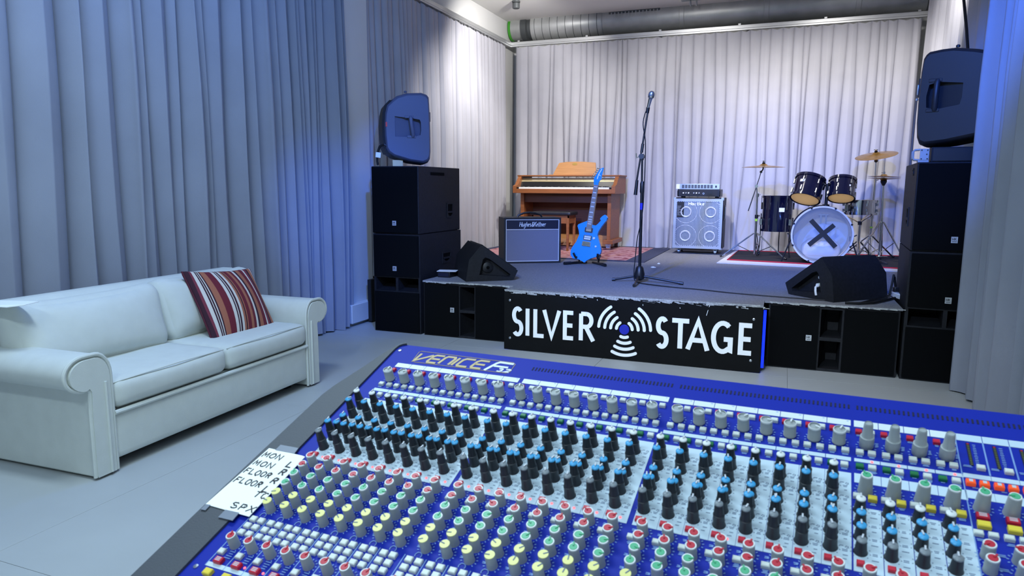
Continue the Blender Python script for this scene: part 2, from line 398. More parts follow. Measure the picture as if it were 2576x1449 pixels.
# ------------------------------------------------------------------ stroke lettering
def arc(cx, cy, rx, ry, a0, a1, n=14):
    return [(cx + rx * math.cos(rad(a0 + (a1 - a0) * i / n)), cy + ry * math.sin(rad(a0 + (a1 - a0) * i / n))) for i in range(n + 1)]
GL = {
 'S': [arc(.5, .74, .4, .245, 38, 262) + arc(.5, .255, .43, .24, 84, -142)],
 'I': [[(.5, 0), (.5, 1)]], 'L': [[(.1, 1), (.1, .03), (.95, .03)]], 'V': [[(0, 1), (.5, .03), (1, 1)]],
 'E': [[(.9, .96), (.1, .96), (.1, .04), (.92, .04)], [(.1, .5), (.84, .5)]],
 'R': [[(.1, 0), (.1, .96)] , [(.1, .96), (.45, .96)] + arc(.45, .73, .33, .23, 90, -90) + [(.1, .5)], [(.42, .5), (.92, 0)]],
 'T': [[(0, .96), (1, .96)], [(.5, .96), (.5, 0)]], 'A': [[(.02, 0), (.5, 1), (.98, 0)], [(.2, .33), (.8, .33)]],
 'G': [arc(.54, .5, .46, .48, 50, 305, 20) + [(.93, .08), (.93, .44), (.6, .44)]],
 'C': [arc(.54, .5, .46, .48, 50, 310, 20)], 'N': [[(.08, 0), (.08, 1), (.92, 0), (.92, 1)]],
 'M': [[(.02, 0), (.14, 1), (.5, .3), (.86, 1), (.98, 0)]], 'O': [arc(.5, .5, .44, .48, 0, 360, 20)],
 'F': [[(.1, 0), (.1, .96), (.9, .96)], [(.1, .5), (.75, .5)]], 'K': [[(.1, 0), (.1, 1)], [(.9, 1), (.12, .45)], [(.35, .6), (.95, 0)]],
 'P': [[(.1, 0), (.1, .96), (.5, .96)] + arc(.5, .72, .36, .24, 90, -90) + [(.1, .48)]], 'X': [[(.02, 0), (.98, 1)], [(.02, 1), (.98, 0)]],
 'H': [[(.1, 0), (.1, 1)], [(.9, 0), (.9, 1)], [(.1, .5), (.9, .5)]],
 'B': [[(.1, 0), (.1, .96), (.5, .96)] + arc(.5, .73, .3, .23, 90, -90) + [(.1, .5)], [(.5, .5)] + arc(.55, .26, .33, .24, 90, -90) + [(.1, .02)]],
 'J': [[(.7, 1), (.7, .25)] + arc(.42, .25, .28, .23, 0, -170)],
 '3': [arc(.45, .74, .38, .22, 140, -90) + arc(.45, .27, .42, .25, 90, -140)], '2': [arc(.5, .72, .4, .24, 160, -40) + [(.08, .03), (.95, .03)]],
 'u': [[(.1, .62), (.1, .2)] + arc(.42, .2, .32, .18, 180, 350) + [(.76, .62), (.76, .1), (.95, .02)]],
 'g': [arc(.45, .34, .33, .28, 40, 400) , [(.78, .62), (.74, -.15)] + arc(.42, -.15, .32, .22, 0, -150)],
 'h': [[(.15, 1), (.1, 0), (.12, .35)] + arc(.45, .35, .3, .25, 170, 10) + [(.76, .05), (.95, .0)]],
 'e': [[(.12, .32), (.75, .38)] + arc(.45, .33, .33, .28, 15, 310)],
 's': [arc(.5, .47, .28, .14, 40, 260) + arc(.5, .17, .3, .15, 80, -150)],
 't': [[(.4, .95), (.35, .15), (.55, .02), (.75, .08)], [(.1, .64), (.75, .66)]],
 'n': [[(.1, .62), (.1, 0), (.12, .35)] + arc(.45, .35, .3, .25, 170, 10) + [(.76, .02)]],
 'r': [[(.15, .62), (.12, 0), (.14, .35)] + arc(.5, .3, .36, .3, 160, 60)],
 'a': [arc(.45, .32, .33, .29, 40, 400), [(.78, .6), (.78, 0)]],
 'k': [[(.12, 1), (.12, 0)], [(.75, .6), (.14, .28)], [(.35, .38), (.8, 0)]],
 '&': [[(.95, 0), (.3, .75)] + arc(.45, .8, .17, .16, 190, -10) + [(.2, .4)] + arc(.4, .22, .28, .22, 140, 330) + [(.95, .45)]],
}
def text(mb, s, x, y, h, wid, fr, stroke, gap=0.25, slant=0.0, jit=0.0, h1=0.0006, h0=0.0):
    for ch in s:
        if ch == ' ':
            x += wid * .8; continue
        ww = wid * (.35 if ch == 'I' else 1)
        for si, st in enumerate(GL[ch]):
            pts = [(x + p[0] * ww + slant * p[1] * h + rnd.uniform(-jit, jit), y + p[1] * h + rnd.uniform(-jit, jit)) for p in st]
            mb.ribbon(pts, stroke, fr, h0, h1 + si * .00012)
        x += ww + gap * wid
    return x
# ------------------------------------------------------------------ the setting
fl = struct('floor', box(-3.75, 1.45, -3.5, 9.65, -0.12, -0.004), 'joint')
def floor_tiles():
    x0, y0, s = -3.75, -3.5, 1.25
    # large square floor sheets with thin open joints
    xs = [-3.72, -2.452, -1.19, 0.08, 1.42]; ys = [-3.48, -2.35, -1.1, 0.14, 1.395, 3.13, 4.86]
    for i in range(len(xs) - 1):
        for j in range(len(ys) - 1):
            obj('tile', box(xs[i] + .0008, xs[i + 1] - .0008, ys[j] + .0008, ys[j + 1] - .0008, -0.004, 0.0), 'floor', fl, bevel=0.0008)
    for i in range(len(xs) - 1):
        obj('tile', box(xs[i] + .0012, xs[i + 1] - .0012, 4.862, 9.6, -0.004, 0.0), 'floor', fl)
floor_tiles()
struct('ceiling', box(-3.8, 1.5, -3.55, 9.7, 3.5, 3.6), 'ceiling')
struct('wall_left', box(-3.82, -3.70, -3.55, 9.7, 0, 3.5), 'white_wall')
struct('wall_right', box(1.45, 1.55, -3.55, 9.7, 0, 3.5), 'white_wall')
struct('wall_back', box(-3.8, 1.5, 9.6, 9.7, 0, 3.5), 'white_wall')
struct('wall_front', box(-3.8, 1.5, -3.6, -3.5, 0, 3.5), 'white_wall')
struct('trim_1', box(-3.70, -3.66, 9.52, 9.6, 0.0, 3.5), 'white_wall')
struct('trim_2', box(-3.70, -3.608, 5.12, 5.60, 0, 3.5), 'white_wall', bevel=.004)
struct('baseboard_left', box(-3.608, -3.595, 5.2, 5.60, 0, 0.025), 'white_wall')

# white cable trunking with a double socket low on the left wall
t = thing('cable_trunking', 'white wall trunking with a double socket beside the left speaker stack', 'trunking', (-3.608, 5.24, 0.03))
obj('duct_box', box(0, .07, -.1, .36, 0, .17), 'white_plastic', t, bevel=.006)
sk = obj('socket_plate', box(.07, .078, .255, .345, .015, .155), 'white_plastic', t, bevel=.003)
for zz in (.05, .12):
    obj('outlet', MB().lathe([(.024, 0), (.024, .002), (.019, .002), (.019, -.006)], (.0785, .30, zz), (1, 0, 0), 16), 'grey_plastic', sk)

# ------------------------------------------------------------------ curtains
def curtain_mesh(o, d, nrm, length, z0, z1, wlo, whi, depth, seed, per=12, nz=36, drift=.03, top_d=.55, hem=0.0, scallop=0.0, power=.75, wfn=None, puddle=0.0):
    R = random.Random(seed); ed = [0.0]
    while ed[-1] < length:
        wl, wh = (wlo, whi) if wfn is None else wfn(ed[-1])
        ed.append(ed[-1] + R.uniform(wl, wh))
    k = length / ed[-1]; ed = [e * k for e in ed]; n = len(ed) - 1
    ph = [R.uniform(0, 6.28) for _ in ed]; fq = [R.uniform(.6, 1.6) for _ in ed]; dd = [R.uniform(.55, 1.25) for _ in ed]; am = [R.uniform(.3, 1) for _ in ed]
    asy = [R.uniform(-.34, .16) for _ in ed]
    d = Vector((*d, 0)); nv = Vector((*nrm, 0)); o = Vector((*o, 0)); vs = []; cols = n * per + 1
    for r in range(nz + 1):
        q = r / nz; z = z0 + (z1 - z0) * q
        for c in range(cols):
            i = min(c // per, n - 1); tt = (c - i * per) / per
            def e(j):
                if j == 0 or j == n: return ed[j]
                return ed[j] + drift * am[j] * math.sin(ph[j] + fq[j] * (1 - q) * 3.2) * (1 - q * .7)
            t2 = tt + asy[i] * math.sin(PI * tt) * .5 * (1 - .4 * q)
            s = e(i) + (e(i + 1) - e(i)) * max(0, min(1, tt - .055 * math.sin(2 * PI * 2 * tt) * (.6 + .4 * am[i])))
            prof = abs(math.sin(PI * max(0, min(1, t2)))) ** power
            g = (top_d + (1 - top_d) * min(1, (1 - q) * 2.2)) * dd[i]
            off = depth * g * prof
            if puddle:
                b = max(0, 1 - q * 7); off += puddle * b * b * (0.5 + .5 * math.sin(ph[i] * 3 + 5 * tt)) * dd[i]
            zz = z
            if hem: zz += hem * (1 - q) ** 6 * math.sin(ph[i] + 2 * tt)
            if scallop and q > .97: zz -= scallop * math.sin(PI * tt) ** 2
            vs.append(o + d * s + nv * off + Vector((0, 0, zz)))
    fs = []
    for r in range(nz):
        for c in range(cols - 1):
            a = r * cols + c; fs.append((a, a + 1, a + cols + 1, a + cols))
    return MB().add(vs, fs)
def curtain(label, *a, mt='curtain', **kw):
    o = obj('curtain', curtain_mesh(*a, **kw), mt, None, smooth=75)
    return tag(o, label, 'curtain')
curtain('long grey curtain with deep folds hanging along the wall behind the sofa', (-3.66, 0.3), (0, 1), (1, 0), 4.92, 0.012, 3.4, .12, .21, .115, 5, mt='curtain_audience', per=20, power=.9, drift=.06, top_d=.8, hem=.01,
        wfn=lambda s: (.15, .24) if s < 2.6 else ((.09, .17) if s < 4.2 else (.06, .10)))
curtain('pale curtain at the left side of the stage, brightly lit near the corner', (-3.66, 5.60), (0, 1), (1, 0), 3.46, 0.40, 3.145, .07, .13, .065, 11, per=10, drift=.03, top_d=.5, hem=.012, scallop=.02, puddle=.03)
curtain('wide pale curtain closing off the back of the stage behind the instruments', (-3.55, 9.20), (1, 0), (0, -1), 4.86, 0.475, 3.145, .07, .17, .06, 23, per=10, nz=44, drift=.05, top_d=.45, hem=.0, scallop=.022, puddle=.05)
curtain('pale curtain at the right side of the stage above the right loudspeaker', (1.39, 5.3), (0, 1), (-1, 0), 3.75, 0.475, 3.4, .08, .16, .08, 31, per=10, nz=24, drift=.04, top_d=.6)
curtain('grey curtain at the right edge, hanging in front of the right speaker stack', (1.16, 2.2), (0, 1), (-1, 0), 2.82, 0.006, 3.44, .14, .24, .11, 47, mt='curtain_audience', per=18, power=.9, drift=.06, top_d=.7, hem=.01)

def rail(label, p0, p1, nrm):
    t = thing('curtain_rail', label, 'rail', p0); p0 = Vector(p0); d = Vector(p1) - p0
    u = d.normalized(); nv = Vector((*nrm, 0))
    T = Matrix((( u.x, nv.x, 0, 0), (u.y, nv.y, 0, 0), (0, 0, 1, 0), (0, 0, 0, 1)))
    obj('track', box(0, d.length, -.02, .03, -.02, .022, T), 'rail', t, bevel=.004)
    obj('lower_lip', box(0, d.length, -.012, .022, -.038, -.02, T), 'rail', t)
    n = int(d.length / .9)
    for i in range(n + 1):
        x = .1 + (d.length - .2) * i / max(1, n)
        obj('rail_bracket', box(x - .015, x + .015, -.045, -.02, -.02, .05, T), 'rail', t)
    return t
rail('white curtain rail running along the left wall of the stage', (-3.64, 5.5, 3.185), (-3.64, 9.17, 3.185), (1, 0))
rail('white curtain rail along the back of the stage below the air duct', (-3.62, 9.19, 3.185), (1.38, 9.19, 3.185), (0, -1))

# ------------------------------------------------------------------ ventilation duct
t = thing('air_duct', 'round silver ventilation duct running under the ceiling behind the curtain rail', 'duct', (-3.69, 9.38, 3.425))
X = (1, 0, 0)
obj('end_ring', MB().lathe([(.155, 0), (.162, .004), (.162, .03), (.155, .034)], (0, 0, 0), X, 32), 'green_ring', t, label='green sealing ring at the wall end')
obj('collar', MB().lathe([(.152, .03), (.152, .20)], (0, 0, 0), X, 32), 'duct', t)
obj('flange', MB().lathe([(.152, .19), (.19, .195), (.192, .27), (.165, .285), (.165, .335), (.19, .34)], (0, 0, 0), X, 32), 'duct_dark', t, label='dark connecting flange')
silencer = obj('silencer', MB().lathe([(.15, .335), (.193, .34), (.193, 1.31), (.185, 1.33)], (0, 0, 0), X, 36), 'duct', t, label='wider wrapped section')
for i in range(9):
    obj('seam', MB().ring((.40 + i * .108, 0, 0), X, .194, .0032, 36, 6), 'duct_dark', silencer)
obj('pipe', MB().lathe([(.178, 1.32), (.178, 5.05)], (0, 0, 0), X, 36), 'duct', t)
for x in (2.35, 3.35, 4.35):
    obj('pipe_joint', MB().lathe([(.178, x - .03), (.184, x - .025), (.184, x + .025), (.178, x + .03)], (0, 0, 0), X, 36), 'duct', t)
gr = obj('air_grille', MB().box(1.42, 2.08, -.172, -.14, -.02, .075), 'duct_dark', t, bevel=.003)
for i in range(14):
    x = 1.45 + i * .0455
    obj('louvre', box(x, x + .012, -.178, -.165, -.01, .065), 'duct', gr)
for x in (1.38, 3.0):
    obj('hanger', box(x - .012, x + .012, -.01, .01, .17, .075 + .0), 'steel', t) if False else obj('hanger', MB().cyl((x, 0, .17), (x, 0, .08 - .005 + .0), .006), 'steel', t)

# ceiling fittings at the top edge of the picture
t = thing('ceiling_spotlight', 'small dark ceiling spotlight fitting near the duct end', 'spotlight', (-3.2, 8.28, 3.5))
obj('mount', MB().lathe([(.05, 0), (.05, -.02)], n=20), 'duct_dark', t); obj('lamp_body', MB().lathe([(.035, -.02), (.045, -.03), (.045, -.085), (.038, -.09)], n=20), 'duct_dark', t)
t = thing('pipe_clamp', 'grey metal truss clamp fixed under the ceiling above the microphone', 'clamp', (-1.2, 8.95, 3.5))
obj('plate', box(-.11, .11, -.03, .03, -.012, 0), 'steel', t, bevel=.002)
obj('clamp_ring', MB().ring((0, 0, -.045), (1, 0, 0), .03, .008, 20, 8), 'steel', t)
obj('clamp_ring', MB().ring((.07, 0, -.045), (1, 0, 0), .03, .008, 20, 8), 'steel', t)
# black cable by the right curtain
o = obj('hanging_cable', MB().tube([(1.215, 6.9, 3.45), (1.21, 6.6, 2.75), (1.205, 6.35, 2.45), (1.2, 6.1, 2.1)], .011, 8), 'cable'); tag(o, 'black cable hanging down the right curtain to the loudspeaker', 'cable')

# ------------------------------------------------------------------ stage
SZ = 0.471
st = thing('stage', 'low black stage with a worn dark grey carpet', 'stage', (-1.0, 5.1, 0))
def stl(x): return x + 1.0
obj('platform', MB().box(-2.5, 2.38, .86, 4.42, 0.01, .455).box(-.94, .90, -.13, .86, 0.01, .455), 'stage_black', st)
obj('side_panel', box(-2.54, -2.5, .30, .9, 0.01, .40), 'stage_black', st, label='dark end panel beside the left stack')
cp = MB().box(-2.5, 2.38, .87, 4.42, .455, SZ).box(-1.80, 1.76, .0, .87, .457, SZ).box(-.972, .905, -.205, .0, .457, SZ)
obj('carpet', cp, 'carpet', st)
fr = MB(); R = random.Random(3)
for i in range(420):
    x = R.uniform(-.97, .9); ww = R.uniform(.01, .06); y = -.207 - R.uniform(0, .006)
    dense = 1 if x < .25 else .4
    if R.random() > dense: continue
    a = R.uniform(.004, .016); z = SZ - .002 - R.uniform(0, .018)
    fr.add([(x, y, z), (x + ww, y, z + R.uniform(-.004, .004)), (x + ww, y - .001, z - a), (x, y - .001, z - a * R.uniform(.4, 1))], [(0, 1, 2, 3)])
for i in range(170):
    x = R.uniform(-.97, .75); y = R.uniform(-.205, -.185) if x > -.7 else R.uniform(-.205, -.13); ww = R.uniform(.01, .07); h = R.uniform(.003, .012)
    fr.add([(x, y, SZ + .0012), (x + ww, y + R.uniform(-.005, .005), SZ + .0014), (x + ww, y + h, SZ + .0012), (x, y + h, SZ + .0013)], [(0, 1, 2, 3)])
for i in range(120):
    x = R.uniform(-1.80, -.99) if i % 2 else R.uniform(.94, 1.74); y = -.002 - R.uniform(0, .004); ww = R.uniform(.01, .05); a = R.uniform(.004, .014)
    z = SZ - .001 - R.uniform(0, .006)
    fr.add([(x, y, z), (x + ww, y, z), (x + ww, y, z - a), (x, y, z - a * R.uniform(.4, 1))], [(0, 1, 2, 3)])
for i in range(60):
    x0 = -.975 + i * .0305; h0 = .008 + .007 * R.random(); z = SZ - .001
    if x0 > .55: h0 *= .5
    fr.add([(x0, -.2065, z), (x0 + .0305, -.2065, z), (x0 + .0305, -.2065, z - h0), (x0, -.2065, z - h0 * R.uniform(.6, 1.2))], [(0, 1, 2, 3)])
obj('frayed_edge', fr, 'carpet_fray', st, kind='stuff', label='pale frayed carpet edge')

# sign board on the stage front
SG = thing('stage_sign', 'black board lettered SILVER STAGE with a broadcast symbol on the stage front', 'sign', (-1.975, 4.888, 0.0))
def sx(X_): return X_ + 1.975
frS = lambda a, b, d: Vector((a, -d, b))
obj('board', box(0, 1.879, 0, .006, .004, .456), 'sign_black', SG, bevel=.002)
for X_, Z_ in ((-1.927, .39), (-1.925, .095), (-.152, .372), (-.158, .085)):
    obj('screw', MB().lathe([(.009, 0), (.009, .003), (.004, .005)], (sx(X_), 0, Z_), (0, -1, 0), 14), 'screw', SG)
def letter(ch, X0, X1, Z0, Z1, w=.031):
    mb = MB(); hh = Z1 - Z0; ww = X1 - X0
    for si, s_ in enumerate(GL[ch]):
        mb.ribbon([(sx(X0) + w * .35 + p[0] * (ww - w * .7), Z0 + w * .4 + p[1] * (hh - w * .8)) for p in s_], w, frS, 0, .006 + si * .0006)
    obj('letter', mb, 'sign_white', SG, smooth=20)
k = .66 / 805
for ch, a, b in (('S', 105, 222), ('I', 240, 285), ('L', 316, 440), ('V', 412, 584), ('E', 603, 726), ('R', 750, 918)):
    letter(ch, -1.905 + (a - 110) * k, -1.905 + (b - 110) * k, .112, .346)
k = .665 / 947
for ch, a, b in (('S', 1500, 1636), ('T', 1648, 1848), ('A', 1805, 2036), ('G', 2038, 2260), ('E', 2298, 2454)):
    letter(ch, -.807 + (a - 1503) * k, -.807 + (b - 1503) * k, .114, .348, .033)
cx, cz = sx(-1.033), .231
obj('centre_disc', MB().lathe([(.037, 0), (.037, .008), (.033, .011)], (cx, 0, cz), (0, -1, 0), 28), 'sign_blue', SG)
for c_ in (150, 30, 270):
    for i, (r_, hw) in enumerate(((.058, 25), (.101, 27), (.145, 28), (.190, 27))):
        mb = MB(); a0, a1 = c_ - hw, c_ + hw
        mb.ribbon(arc(cx, cz, r_, r_, a0, a1, 16), .022, frS, 0, .006)
        for a in (a0, a1): mb.lathe([(.011, 0), (.011, .0066)], (cx + r_ * math.cos(rad(a)), 0, cz + r_ * math.sin(rad(a))), (0, -1, 0), 14)
        obj('signal_arc', mb, 'sign_white', SG, smooth=20)
scr = MB()
for (x0, z0, x1, z1) in ((1.533, .452, 1.527, .436), (1.522, .415, 1.512, .375), (1.663, .338, 1.667, .30), (.735, .44, .737, .43), (1.07, .425, 1.071, .415), (1.33, .42, 1.332, .412)):
    scr.ribbon([(x0, z0), (x1, z1)], .003, frS, 0, .0008)
obj('scratch', scr, 'sign_white', SG, kind='stuff')
# blue light strips glowing behind both ends of the board
for nm, X_, s_ in (('left', -1.982, -1), ('right', -.088, 1)):
    t = thing('light_strip', 'blue light strip glowing behind the %s end of the stage sign' % nm, 'light strip', (X_, 4.96, 0.015), group='blue light strips behind the stage sign')
    obj('backing', box(-.010, .010, .004, .012, 0, .42), 'black_plastic', t)
    obj('diode_tape', box(-.005, .007, 0, .004, .008, .412), 'led_blue', t)
    obj('diode_tape', box(min(s_ * .010, s_ * .013), max(s_ * .010, s_ * .013), .004, .012, .008, .412), 'led_blue', t)

# ------------------------------------------------------------------ loudspeaker cabinets
def badge(parent, fr, a, b, s=.036):
    mb = MB(); mb.prism([(a - s / 2, b - s * .55), (a + s / 2, b - s * .55), (a + s / 2, b + s * .55), (a - s / 2, b + s * .55)], -.003, .0, fr)
    o = obj('badge', mb, 'badge', parent, bevel=.002)
    tb = MB(); f2 = lambda x, y, h: fr(x, y, -.003 - h)
    text(tb, 'HK', a - s * .36, b - s * .1, s * .45, s * .3, f2, s * .07, .2, h1=.0008)
    tb.ribbon([(a - s * .36, b - s * .3), (a + s * .36, b - s * .3)], s * .09, f2, 0, .0008)
    obj('badge_lettering', tb, 'black_plastic', o, smooth=0)
def side_handle(parent, fr, a, b, wd, ht, split=.62, round_=False):
    mb = MB(); t_ = .012
    outer = [(a - wd / 2, b - ht / 2), (a + wd / 2, b - ht / 2), (a + wd / 2, b + ht / 2), (a - wd / 2, b + ht / 2)]
    sb = b - ht / 2 + ht * (1 - split)
    i1 = [(a - wd / 2 + t_, sb + .008), (a + wd / 2 - t_, sb + .008), (a + wd / 2 - t_, b + ht / 2 - t_), (a - wd / 2 + t_, b + ht / 2 - t_)]
    i2 = arc(a, b - ht / 2 + t_ + (wd / 2 - t_) * .9, wd / 2 - t_, (wd / 2 - t_) * .9, 180, 360, 8) + [(a + wd / 2 - t_, sb - .008), (a - wd / 2 + t_, sb - .008)]
    mb.prism(outer, -.007, .0, fr, holes=[i1, i2], depth=.0065)
    h = obj('side_handle', mb, 'black_cab', parent)
    m2 = MB()
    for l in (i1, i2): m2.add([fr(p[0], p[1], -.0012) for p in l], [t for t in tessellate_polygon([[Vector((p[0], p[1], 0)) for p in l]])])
    obj('pocket_shade', m2, 'hole_shade', h)  # near-black plate paints the shade of a deeper grip recess
def subwoofer(label, loc, rz, vertical, badge_at):
    """front in local x,z at y=0, cabinet behind it"""
    t = thing('subwoofer', label, 'speaker', loc, rz, 'black subwoofer cabinets around the stage')
    L, W, D = .815, .452, .80
    if vertical: L = .85
    fr = (lambda a, b, d: Vector((b, d, a))) if vertical else (lambda a, b, d: Vector((a, d, b)))   # a along the length
    if vertical: W = .455
    p0, p1 = (.364, .476) if vertical else (.338, .470)
    m_ = W / 2
    outer = [(0, 0), (L, 0), (L, W), (0, W)]
    holes = [[(p0, .02), (p1, .02), (p1, m_ - .012), (p0, m_ - .012)], [(p0, m_ + .012), (p1, m_ + .012), (p1, W - .02), (p0, W - .02)]]
    obj('body', MB().prism(outer, .012, D, fr, holes, .30), 'black_cab', t, bevel=0)
    for a0, a1 in ((.012, p0 - .012), (p1 + .012, L - .012)):
        obj('front_grille', MB().prism([(a0, .012), (a1, .012), (a1, W - .012), (a0, W - .012)], 0, .013, fr), 'black_cloth', t, bevel=.004)
    for h in holes:   # curved lip of each port
        b0, b1 = h[0][1], h[2][1]
        mb = MB(); n = 8
        pts = [(p0 + .035 * (1 - math.sin(PI / 2 * i / n)), .10 * (1 - math.cos(PI / 2 * i / n)) + .012) for i in range(n + 1)]
        vs = [fr(a, b0, d) for a, d in [(p0 + .002 + .045 * (i / n) ** 2, .012 + .22 * i / n) for i in range(n + 1)]] + [fr(a, b1, d) for a, d in [(p0 + .002 + .045 * (i / n) ** 2, .012 + .22 * i / n) for i in range(n + 1)]]
        mb.add(vs, [(i, i + 1, n + 2 + i, n + 1 + i) for i in range(n)])
        obj('port_lip', mb, 'black_cab', t)
    bf = lambda a, b, d: Vector((a, d, b))
    badge(t, bf, badge_at[0], badge_at[1])
    return t
def top_cabinet(label, loc, rz, badge_at, H=.566):
    t = thing('top_cabinet', label, 'speaker', loc, rz)
    obj('body', box(0, .452, .012, .80, 0, H), 'black_cab', t, bevel=.006)
    obj('front_grille', box(.008, .444, 0, .013, .008, H - .008), 'black_cloth', t, bevel=.004)
    badge(t, lambda a, b, d: Vector((a, d, b)), *badge_at)
    return t
s1 = subwoofer('tall black subwoofer at the bottom of the left speaker stack', (-3.288, 5.11, 0), 0, True, (.214, .556))
c1 = top_cabinet('black speaker cabinet on the subwoofer at left, under the grey loudspeaker', (-3.292, 5.11, .853), 0, (.223, .09))
frR = lambda x: (lambda a, b, d: Vector((x - d, a, b)))
side_handle(c1, lambda a, b, d: Vector((.452 - d, a, b)), .59, .186, .12, .135)
slot = MB().box(.452, .456, .23, .48, .495, .52); so = obj('vent_strip', slot, 'hole_shade', c1)
side_handle(s1, lambda a, b, d: Vector((.455 - d, a, b)), .50, .62, .17, .10, .55)
subwoofer('black subwoofer lying on its side left of the stage sign', (-2.802, 5.11, 0), 0, False, (.272, .234))
subwoofer('black subwoofer lying on its side right of the stage sign', (-.064, 5.11, 0), 0, False, (.268, .229))
RZ = rad(-3.4)
s2 = subwoofer('tall black subwoofer at the bottom of the right stack, half behind the curtain', (.772, 5.10, 0), RZ, True, (.235, .545))
c2 = top_cabinet('black speaker cabinet on the right subwoofer, half behind the curtain', (.772, 5.10, .853), RZ, (.237, .08))
for par, z in ((c2, .21), (s2, .18)):
    side_handle(par, lambda a, b, d: Vector((0 + d, a, b)), .35, z, .12, .13)
side_handle(c2, lambda a, b, d: Vector((0 + d, a, b)), .22, .51, .06, .05, .6)

# plastic loudspeakers on the stacks
def pa_speaker(label, loc, rz, prof, width, m, sgn, handle, rec, badge_ad=None, notch=None):
    """flank outline in local (x,z) at y=0, cabinet towards sgn*y"""
    t = thing('loudspeaker', label, 'speaker', loc, rz)
    P = prof; n = len(P); cx = sum(p[0] for p in P) / n; cz = sum(p[1] for p in P) / n
    mb = MB(); lay = [(0.0, .90), (.010, .945), (.028, .975), (.06, .993), (.10, 1.0), (width - .10, 1.0), (width - .06, .993), (width - .028, .975), (width - .010, .945), (width, .90)]
    vs = []
    for y, s_ in lay:
        vs += [(cx + (p[0] - cx) * s_, y * sgn, cz + (p[1] - cz) * s_) for p in P]
    fs = []
    for k_ in range(len(lay) - 1):
        for i in range(n): fs.append((k_ * n + i, k_ * n + (i + 1) % n, (k_ + 1) * n + (i + 1) % n, (k_ + 1) * n + i))
    mb.add(vs, fs)
    P0 = [(cx + (p[0] - cx) * .90, cz + (p[1] - cz) * .90) for p in P]
    fr = lambda a, b, d: Vector((a, d * sgn, b))
    loops = [P0, rec]; allp = P0 + rec
    mb.add([fr(p[0], p[1], 0) for p in allp], tessellate_polygon([[Vector((p[0], p[1], 0)) for p in l] for l in loops]))
    q = len(rec); dep = .055
    xm = min(p[0] for p in rec); xM = max(p[0] for p in rec)
    deep = [dep * (.25 + .75 * abs((p[0] - handle[2]) / (xM - xm))) for p in rec]
    mb.add([fr(p[0], p[1], 0) for p in rec] + [fr(p[0], p[1], deep[i]) for i, p in enumerate(rec)], [(i, (i + 1) % q, q + (i + 1) % q, q + i) for i in range(q)])
    mb.add([fr(p[0], p[1], deep[i]) for i, p in enumerate(rec)], tessellate_polygon([[Vector((p[0], p[1], 0)) for p in rec]]))
    mb.add([fr(p[0], p[1], width) for p in P0], tessellate_polygon([[Vector((p[0], p[1], 0)) for p in P0]]))
    obj('cabinet', mb, m, t, smooth=40)
    hx, hz0, _, hz1 = handle
    h = obj('side_handle', MB().tube([(hx[0], .004 * sgn, hz1 + .012), (hx[0], -.006 * sgn, hz1), ((hx[0] + hx[1]) / 2, -.006 * sgn, (hz0 + hz1) / 2), (hx[1], -.006 * sgn, hz0), (hx[1], .004 * sgn, hz0 - .012)], .017, 10), m, t)
    obj('handle_foot', box(hx[0] - .05, hx[0] + .025, min(-.004 * sgn, .004 * sgn), max(-.004 * sgn, .004 * sgn), hz1 + .004, hz1 + .026), m, h, bevel=.003)
    obj('handle_foot', box(hx[1] - .05, hx[1] + .025, min(-.004 * sgn, .004 * sgn), max(-.004 * sgn, .004 * sgn), hz0 - .026, hz0 - .004), m, h, bevel=.003)
    return t
# left: flank coordinates a (front negative) and z measured from z=1.42
PL = [(-.152, .548), (-.105, .585), (-.019, .612), (.105, .620), (.150, .606), (.168, .585), (.174, .47), (.178, .30), (.178, .12), (.172, .062), (.155, .034), (.117, .018), (.0, .032), (-.145, .074), (-.190, .105), (-.209, .14), (-.219, .25), (-.221, .352), (-.213, .44), (-.195, .508)]
sl = pa_speaker('grey plastic loudspeaker with a side handle on top of the left stack', (-2.98, 5.25, 1.42), rad(36.87), PL, .38, 'spk_grey', 1,
    ((.005, .022), .262, -.13, .395), [(-.128, .245), (.03, .245), (.085, .262), (.092, .30), (.09, .37), (.08, .39), (.03, .398), (-.128, .412)])
g = MB(); n_ = 12
front = [(-.19, .11), (-.213, .16), (-.223, .25), (-.226, .352), (-.218, .44), (-.20, .505), (-.16, .545)]
vs = [(a - .008, .02, z) for a, z in front] + [(a - .008, .36, z) for a, z in front] + [(a + .03, .02, z) for a, z in front] + [(a + .03, .36, z) for a, z in front]
q = len(front)
g.add(vs, [(i, i + 1, q + i + 1, q + i) for i in range(q - 1)] + [(i, i + 1, 2 * q + i + 1, 2 * q + i) for i in range(q - 1)] + [(q + i, q + i + 1, 3 * q + i + 1, 3 * q + i) for i in range(q - 1)] + [(0, q, 3 * q, 2 * q), (q - 1, 2 * q - 1, 4 * q - 1, 3 * q - 1)])
obj('front_grille', g, 'grille_dark', sl)
obj('badge', box(-.205, -.192, -.004, .02, .325, .363), 'red_badge', sl, label='small red maker badge on the grille')
obj('top_loop', MB().lathe([(.012, 0), (.012, .012), (.006, .016)], (-.03, .05, .612), (0, 0, 1), 12), 'spk_grey', sl)
obj('rear_panel', box(.172, .181, .06, .32, .38, .46), 'black_plastic', sl, bevel=.003)
o = obj('wooden_block', MB().box(-.045, .045, -.05, .05, 0, .055), 'champagne', None, loc=(-3.125, 5.27, 1.419), rot=(0, 0, rad(37)), bevel=.003)
tag(o, 'small pale wooden block under the front of the grey loudspeaker', 'block')
o = obj('power_cable', MB().tube([(-3.14, 5.155, 1.58), (-3.17, 5.14, 1.60), (-3.21, 5.135, 1.585), (-3.235, 5.135, 1.53), (-3.238, 5.135, 1.46), (-3.235, 5.14, 1.43)], .010, 8), 'cable')
tag(o, 'short black cable bending down beside the grey loudspeaker', 'cable')
